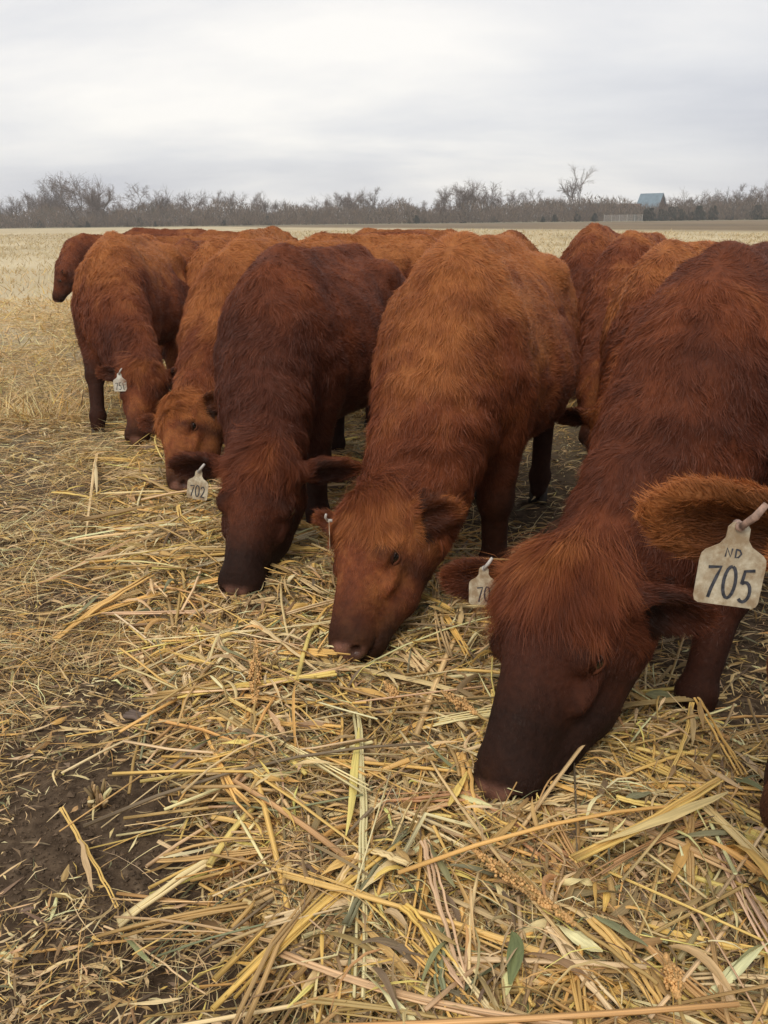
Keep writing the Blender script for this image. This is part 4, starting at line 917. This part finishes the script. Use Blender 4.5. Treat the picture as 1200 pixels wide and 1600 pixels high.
# torn stalks pushed up around and across the feeding muzzles
mpx = [(740, 1250, 26), (512, 1030, 18), (365, 938, 16), (260, 775, 10), (212, 692, 8)]
xs, ys = [], []
for a_, b_, k_ in mpx:
    c_ = at_z(a_, b_, .05); xs.append(c_[0] + .02 + rng.normal(0, .085, k_)); ys.append(c_[1] + .02 + rng.normal(0, .06, k_))
x = np.concatenate(xs); y = np.concatenate(ys); n = len(x)
P, s = pieces_frame(n, x, y, soil(x, y) + pile(x, y) + rng.uniform(.0, .05, n), rng.uniform(0, 6.28, n), rng.normal(0, .45, n), rng.uniform(.06, .2, n), 9, rng.normal(0, .9, n), rng.normal(.1, .15, n))
o = ribbons('pulled_straw', P, s, rng.uniform(.003, .009, n), np.stack([rng.normal(0, .8, n), rng.normal(0, 2, n)], 1), cols(n, [4, 4, 4, 3, 2, 2, 2, 0]), M_LEAF, .5); tag(o, 'torn straw pushed up around the feeding muzzles', 'straw', kind='stuff')

# ------------------------------------------------------------------ tree line
def bare_tree(name, seed, height=13, spread=.55, nb=5, twigs=True):
    spread *= .8
    r_ = np.random.default_rng(seed); segs = []
    def grow(p, d, ln, rad, depth):
        n_ = 3; q0 = p
        for i in range(n_):
            d = nrm(d + r_.normal(0, .13, 3) + [0, 0, .05]); q1 = q0 + d * ln / n_
            segs.append((q0, q1, rad * (1 - i * .12), rad * (1 - (i + 1) * .12), depth)); q0 = q1
            if depth < nb and i > 0 or (depth > 0 and depth < nb):
                k = 1 if depth < 2 or r_.uniform() < .45 else 2
                for _ in range(k):
                    dd = nrm(d + r_.normal(0, spread, 3)); grow(q1, dd, ln * r_.uniform(.5, .86), rad * .55, depth + 1)
    ln0 = height * .30
    for j in range(r_.integers(1, 3)):
        grow(np.array([r_.normal(0, .3), r_.normal(0, .3), 0]), nrm([r_.normal(0, .12), r_.normal(0, .12), 1]), ln0, height * .018, 0)
    A = np.array([s_[0] for s_ in segs]); B = np.array([s_[1] for s_ in segs]); ra = np.array([s_[2] for s_ in segs]); rb = np.array([s_[3] for s_ in segs]); dp = np.array([s_[4] for s_ in segs])
    k = height / max(B[:, 2].max(), .1); A *= [k, k, k]; B *= [k, k, k]
    def seg_mesh(sel, minr):
        a_, b_, r1, r2 = A[sel], B[sel], np.maximum(ra[sel], minr), np.maximum(rb[sel], minr); T_ = nrm(b_ - a_)
        s1 = nrm(np.cross(T_, [.31, .17, .93])); s2 = np.cross(T_, s1); V = []
        for (c_, r__) in ((a_, r1), (b_, r2)):
            for th in (0, 2.094, 4.189): V.append(c_ + (s1 * math.cos(th) + s2 * math.sin(th)) * r__[:, None])
        V = np.stack(V, 1).reshape(-1, 3); i0 = np.arange(len(a_)) * 6
        return V, [np.concatenate([np.stack([i0 + j, i0 + (j + 1) % 3, i0 + 3 + (j + 1) % 3, i0 + 3 + j], 1) for j in range(3)])]
    return seg_mesh(dp <= 1, .05), seg_mesh(dp > 1, .014)
TREES = []
for i, (hgt_, spr) in enumerate([(13, .55), (11, .6), (14, .5), (10, .65), (12, .5), (9, .7), (15, .45)]):
    (v1, f1), (v2, f2) = bare_tree('t', 100 + i, hgt_, spr)
    TREES.append((v1, f1, v2, f2))
tree_src = []
TLAB = ['broad bare tree with a forked trunk in the far tree line', 'low spreading bare tree in the far tree line', 'tall narrow bare tree in the far tree line', 'small round bare tree in the far tree line', 'upright bare tree in the far tree line', 'short bushy bare tree in the far tree line', 'slender tall bare tree in the far tree line']
for i, (v1, f1, v2, f2) in enumerate(TREES):
    root = empty('bare_tree', (0, 0, 0)); mesh_np('trunk', v1, f1, M_BARK, root); mesh_np('crown', v2, f2, M_TWIG, root, smooth=False)
    tag(root, TLAB[i], 'tree', 'bare trees of the far tree line'); tree_src.append(root)
def copy_tree(o):
    c = o.copy(); C.objects.link(c)
    for ch in o.children:
        d = ch.copy(); C.objects.link(d); d.parent = c
    return c
used = [False] * 7
tr = np.random.default_rng(77)
TD = 300.0
def place_tree(px_, hpx, dist, kind=None):
    kind = tr.integers(0, 7) if kind is None else kind
    o = copy_tree(tree_src[kind]) if used[kind] else tree_src[kind]; used[kind] = True
    x_ = (px_ - 600) / F_PX * dist * 1.0 / math.cos(PITCH) * .95
    src_h = [13, 11, 14, 10, 12, 9, 15][kind]; s_ = (hpx / F_PX * dist) / src_h
    o.location = (x_, dist, -.1); o.rotation_euler = (0, 0, tr.uniform(0, 6.28)); o.scale = (s_ * tr.uniform(.9, 1.25), s_ * tr.uniform(.9, 1.25), s_)
    return o
prof_x = [-80, 0, 30, 70, 110, 150, 200, 235, 280, 330, 400, 470, 500, 540, 580, 620, 660, 710, 750, 800, 850, 900, 940, 985, 1050, 1100, 1150, 1200, 1300]
prof_h = [50, 62, 42, 48, 66, 78, 68, 60, 56, 50, 48, 44, 36, 50, 60, 44, 36, 62, 56, 50, 38, 30, 24, 24, 46, 48, 50, 56, 60]
for px_ in np.arange(-70, 1290, 6.6):
    x0 = px_ + tr.normal(0, 5); hp = np.interp(x0, prof_x, prof_h) * tr.uniform(.5, 1.12)
    place_tree(x0, hp, TD + tr.uniform(-12, 45))
lone = place_tree(888, 84, 300, 0); lone['label'] = 'tallest lone bare tree rising above the line left of the blue roof'; lone.pop('group', None)
if 'group' in lone: del lone['group']
# brush under the trees: a dense thicket of twigs
n = 100000; bx = tr.uniform(-175, 175, n); by = TD + tr.uniform(-22, 30, n)
bh = 4.4 + 3.4 * n2(bx, by * .3, 7, 61) + 1.6 * n2(bx, by, 3, 62); z0 = tr.uniform(0, 1, n) ** 1.1 * bh
d = nrm(np.stack([tr.normal(0, .6, n), tr.normal(0, .3, n), np.abs(tr.normal(1, .4, n))], 1)); ln = tr.uniform(.5, 1.8, n); P0 = np.stack([bx, by, z0], 1); sdv = nrm(np.cross(d, [.1, 1, .1])) * tr.uniform(.03, .11, n)[:, None]
V = np.stack([P0 - sdv, P0 + sdv, P0 + d * ln[:, None]], 1).reshape(-1, 3)
pal = np.array([[.13, .10, .078], [.17, .122, .088], [.095, .078, .06], [.06, .06, .042], [.20, .145, .098]]); bc = pal[tr.choice(5, n, p=[.3, .25, .2, .1, .15])]
o = mesh_np('brush', V, [np.arange(3 * n).reshape(-1, 3)], M_BRUSH, None, np.repeat(bc, 3, 0), smooth=False); tag(o, 'grey brown winter brush under the far tree line', 'brush', kind='stuff')
# cedars
def cedar_mesh(seed):
    r_ = np.random.default_rng(seed); n_ = 2600; u = r_.uniform(0, 1, n_); th = r_.uniform(0, 6.28, n_)
    R_ = np.sqrt(np.clip(1 - (u * 1.02 - .12) ** 2, 0, 1)) * (1 - .45 * u) * (.85 + .75 * vnoise(np.stack([np.cos(th) * 1.5, np.sin(th) * 1.5, u * 4], 1), seed)) * 1.3 * np.sqrt(r_.uniform(.25, 1, n_)); zz = .15 + u * 3.6
    c_ = np.stack([np.cos(th) * R_, np.sin(th) * R_, zz], 1); d1 = nrm(r_.normal(0, 1, (n_, 3)) + c_ * [.8, .8, .1]) * r_.uniform(.10, .3, n_)[:, None]; d2 = nrm(r_.normal(0, 1, (n_, 3))) * .09
    return np.stack([c_ - d2, c_ + d2, c_ + d1], 1).reshape(-1, 3), [np.arange(3 * n_).reshape(-1, 3)]
csrc = []
for i in range(3):
    root = empty('cedar_shrub'); v_, f_ = cedar_mesh(200 + i); mesh_np('foliage', v_, f_, M_CEDAR, root, smooth=False)
    Vt, f3, f4 = tube_path(np.array([[0, 0, -.1], [0, 0, 1], [0, 0, 2.6]]), [.14, .1, .03], 6); mb = MB(); mb.add(Vt, f3, f4); mb.build('trunk', M_BARK, root)
    tag(root, 'dark evergreen cedar shrub at the foot of the far tree line', 'shrub', 'cedar shrubs under the far trees'); csrc.append(root)
cu = [False] * 3
for px_ in list(tr.uniform(-40, 700, 16)) + list(tr.uniform(700, 960, 6)) + list(tr.uniform(985, 1240, 26)) + [978, 992, 1006, 1020, 1034, 1047, 1060]:
    k = tr.integers(0, 3); o = copy_tree(csrc[k]) if cu[k] else csrc[k]; cu[k] = True; dist = TD - 21 + tr.uniform(0, 12)
    s_ = tr.uniform(.35, .8) * (1.5 if px_ > 985 else 1.0)
    o.location = ((px_ - 600) / F_PX * dist, dist, 0); o.rotation_euler = (0, 0, tr.uniform(0, 6)); o.scale = (s_ * tr.uniform(1.3, 2.2), s_ * tr.uniform(1.3, 2.2), s_)

# barn with a blue grey metal roof, long low shed, livestock panel fence
M_ROOF = mat('blue_metal_roof', (0.16, 0.23, 0.28), 0.5, 0.4, noise=(.8, .8, 1.15)); M_WALL = mat('barn_boards', (0.13, 0.095, 0.08), 0.85, 0.2, noise=(1.5, .7, 1.3)); M_SHED = mat('rust_red_roof', (0.14, 0.075, 0.06), 0.8, 0.2, noise=(.6, .8, 1.2)); M_PALE = mat('pale_panel', (0.42, 0.40, 0.37), .6, .3)
M_DOOR = mat('barn_door_dark', (0.05, 0.04, 0.035), .8, .2)
bd = 292.0
def building(name, label, cat, px_, dist, w_, l_, eave, ridge, rz, mr_, mw_):
    root = empty(name, ((px_ - 600) / F_PX * dist, dist, -.6), rz); tag(root, label, cat)
    hw_, hl_ = w_ / 2, l_ / 2
    V = np.array([[-hw_, -hl_, -.3], [hw_, -hl_, -.3], [hw_, hl_, -.3], [-hw_, hl_, -.3], [-hw_, -hl_, eave], [hw_, -hl_, eave], [hw_, hl_, eave], [-hw_, hl_, eave], [0, -hl_, ridge - .15], [0, hl_, ridge - .15]])
    mb = MB(); mb.add(V, [[4, 5, 8], [6, 7, 9]], [[0, 1, 5, 4], [1, 2, 6, 5], [2, 3, 7, 6], [3, 0, 4, 7]]); mb.build('wall', mw_, root, smooth=False)
    mb = MB(); o_ = .5
    for sg in (-1, 1):
        e1 = np.array([sg * (hw_ + o_), 0, eave - o_ * (ridge - eave) / hw_]); rg = np.array([sg * .001, 0, ridge])
        Vr = np.array([[e1[0], -hl_ - o_, e1[2]], [e1[0], hl_ + o_, e1[2]], [rg[0], hl_ + o_, rg[2]], [rg[0], -hl_ - o_, rg[2]]]); Vr2 = Vr + [0, 0, .18]
        mb.add(np.concatenate([Vr, Vr2]), None, [[0, 1, 2, 3], [7, 6, 5, 4], [0, 4, 5, 1], [2, 6, 7, 3], [0, 3, 7, 4]])
    mb.build('roof', mr_, root, smooth=False)
    V, _, F = box((0, -hl_ - .05, eave * .38), (w_ * .3, .1, eave * .76)); mb = MB(); mb.add(V, None, F); mb.build('door', M_DOOR, root, smooth=False)
    return root
building('barn', 'old barn with a steep blue grey metal roof among the far trees', 'barn', 1000, 336, 7.6, 8.2, 3.6, 9.6, math.radians(44), M_ROOF, M_WALL)
building('shed', 'long low shed with a dull red roof left of the barn', 'shed', 935, 330, 6, 22, 3.8, 6.0, math.radians(88), M_SHED, M_WALL)
dome = building('shed', 'small pale roofed shed beneath the tallest bare tree', 'shed', 890, 322, 5, 8, 4.6, 6.0, math.radians(80), M_ROOF, M_WALL)
root = empty('panel_fence', ((960 - 600) / F_PX * 268, 268, 0)); tag(root, 'pale livestock panel fence in front of the far brush', 'fence')
for k in range(5):
    mb = MB()
    for z_ in np.linspace(.25, 1.75, 6): V, _, F = box((-4.4 + k * 2.2, 0, z_), (2.1, .07, .09)); mb.add(V, None, F)
    mb.build('panel', M_PALE, root, smooth=False)
for k in range(6):
    V, _, F = box((-5.5 + k * 2.2, 0, .95), (.1, .1, 1.95)); mb = MB(); mb.add(V, None, F); mb.build('post', M_PALE, root, smooth=False)

# ------------------------------------------------------------------ the hazy winter air
V, _, F = box((0, 195, 9.0), (640, 420, 22.2)); mb = MB(); mb.add(V, None, F)
M_AIR = bpy.data.materials.new('haze'); M_AIR.use_nodes = True; t = M_AIR.node_tree; t.nodes.clear()
vo = N(t, 'ShaderNodeVolumePrincipled'); mo = N(t, 'ShaderNodeOutputMaterial'); vo.inputs['Color'].default_value = (.97, .96, .95, 1)
vo.inputs['Density'].default_value = 0.00062; vo.inputs['Anisotropy'].default_value = 0.2
t.links.new(vo.outputs[0], mo.inputs['Volume'])
o = mb.build('haze', M_AIR, smooth=False); tag(o, 'thin pale winter haze over the field', 'haze', kind='stuff')
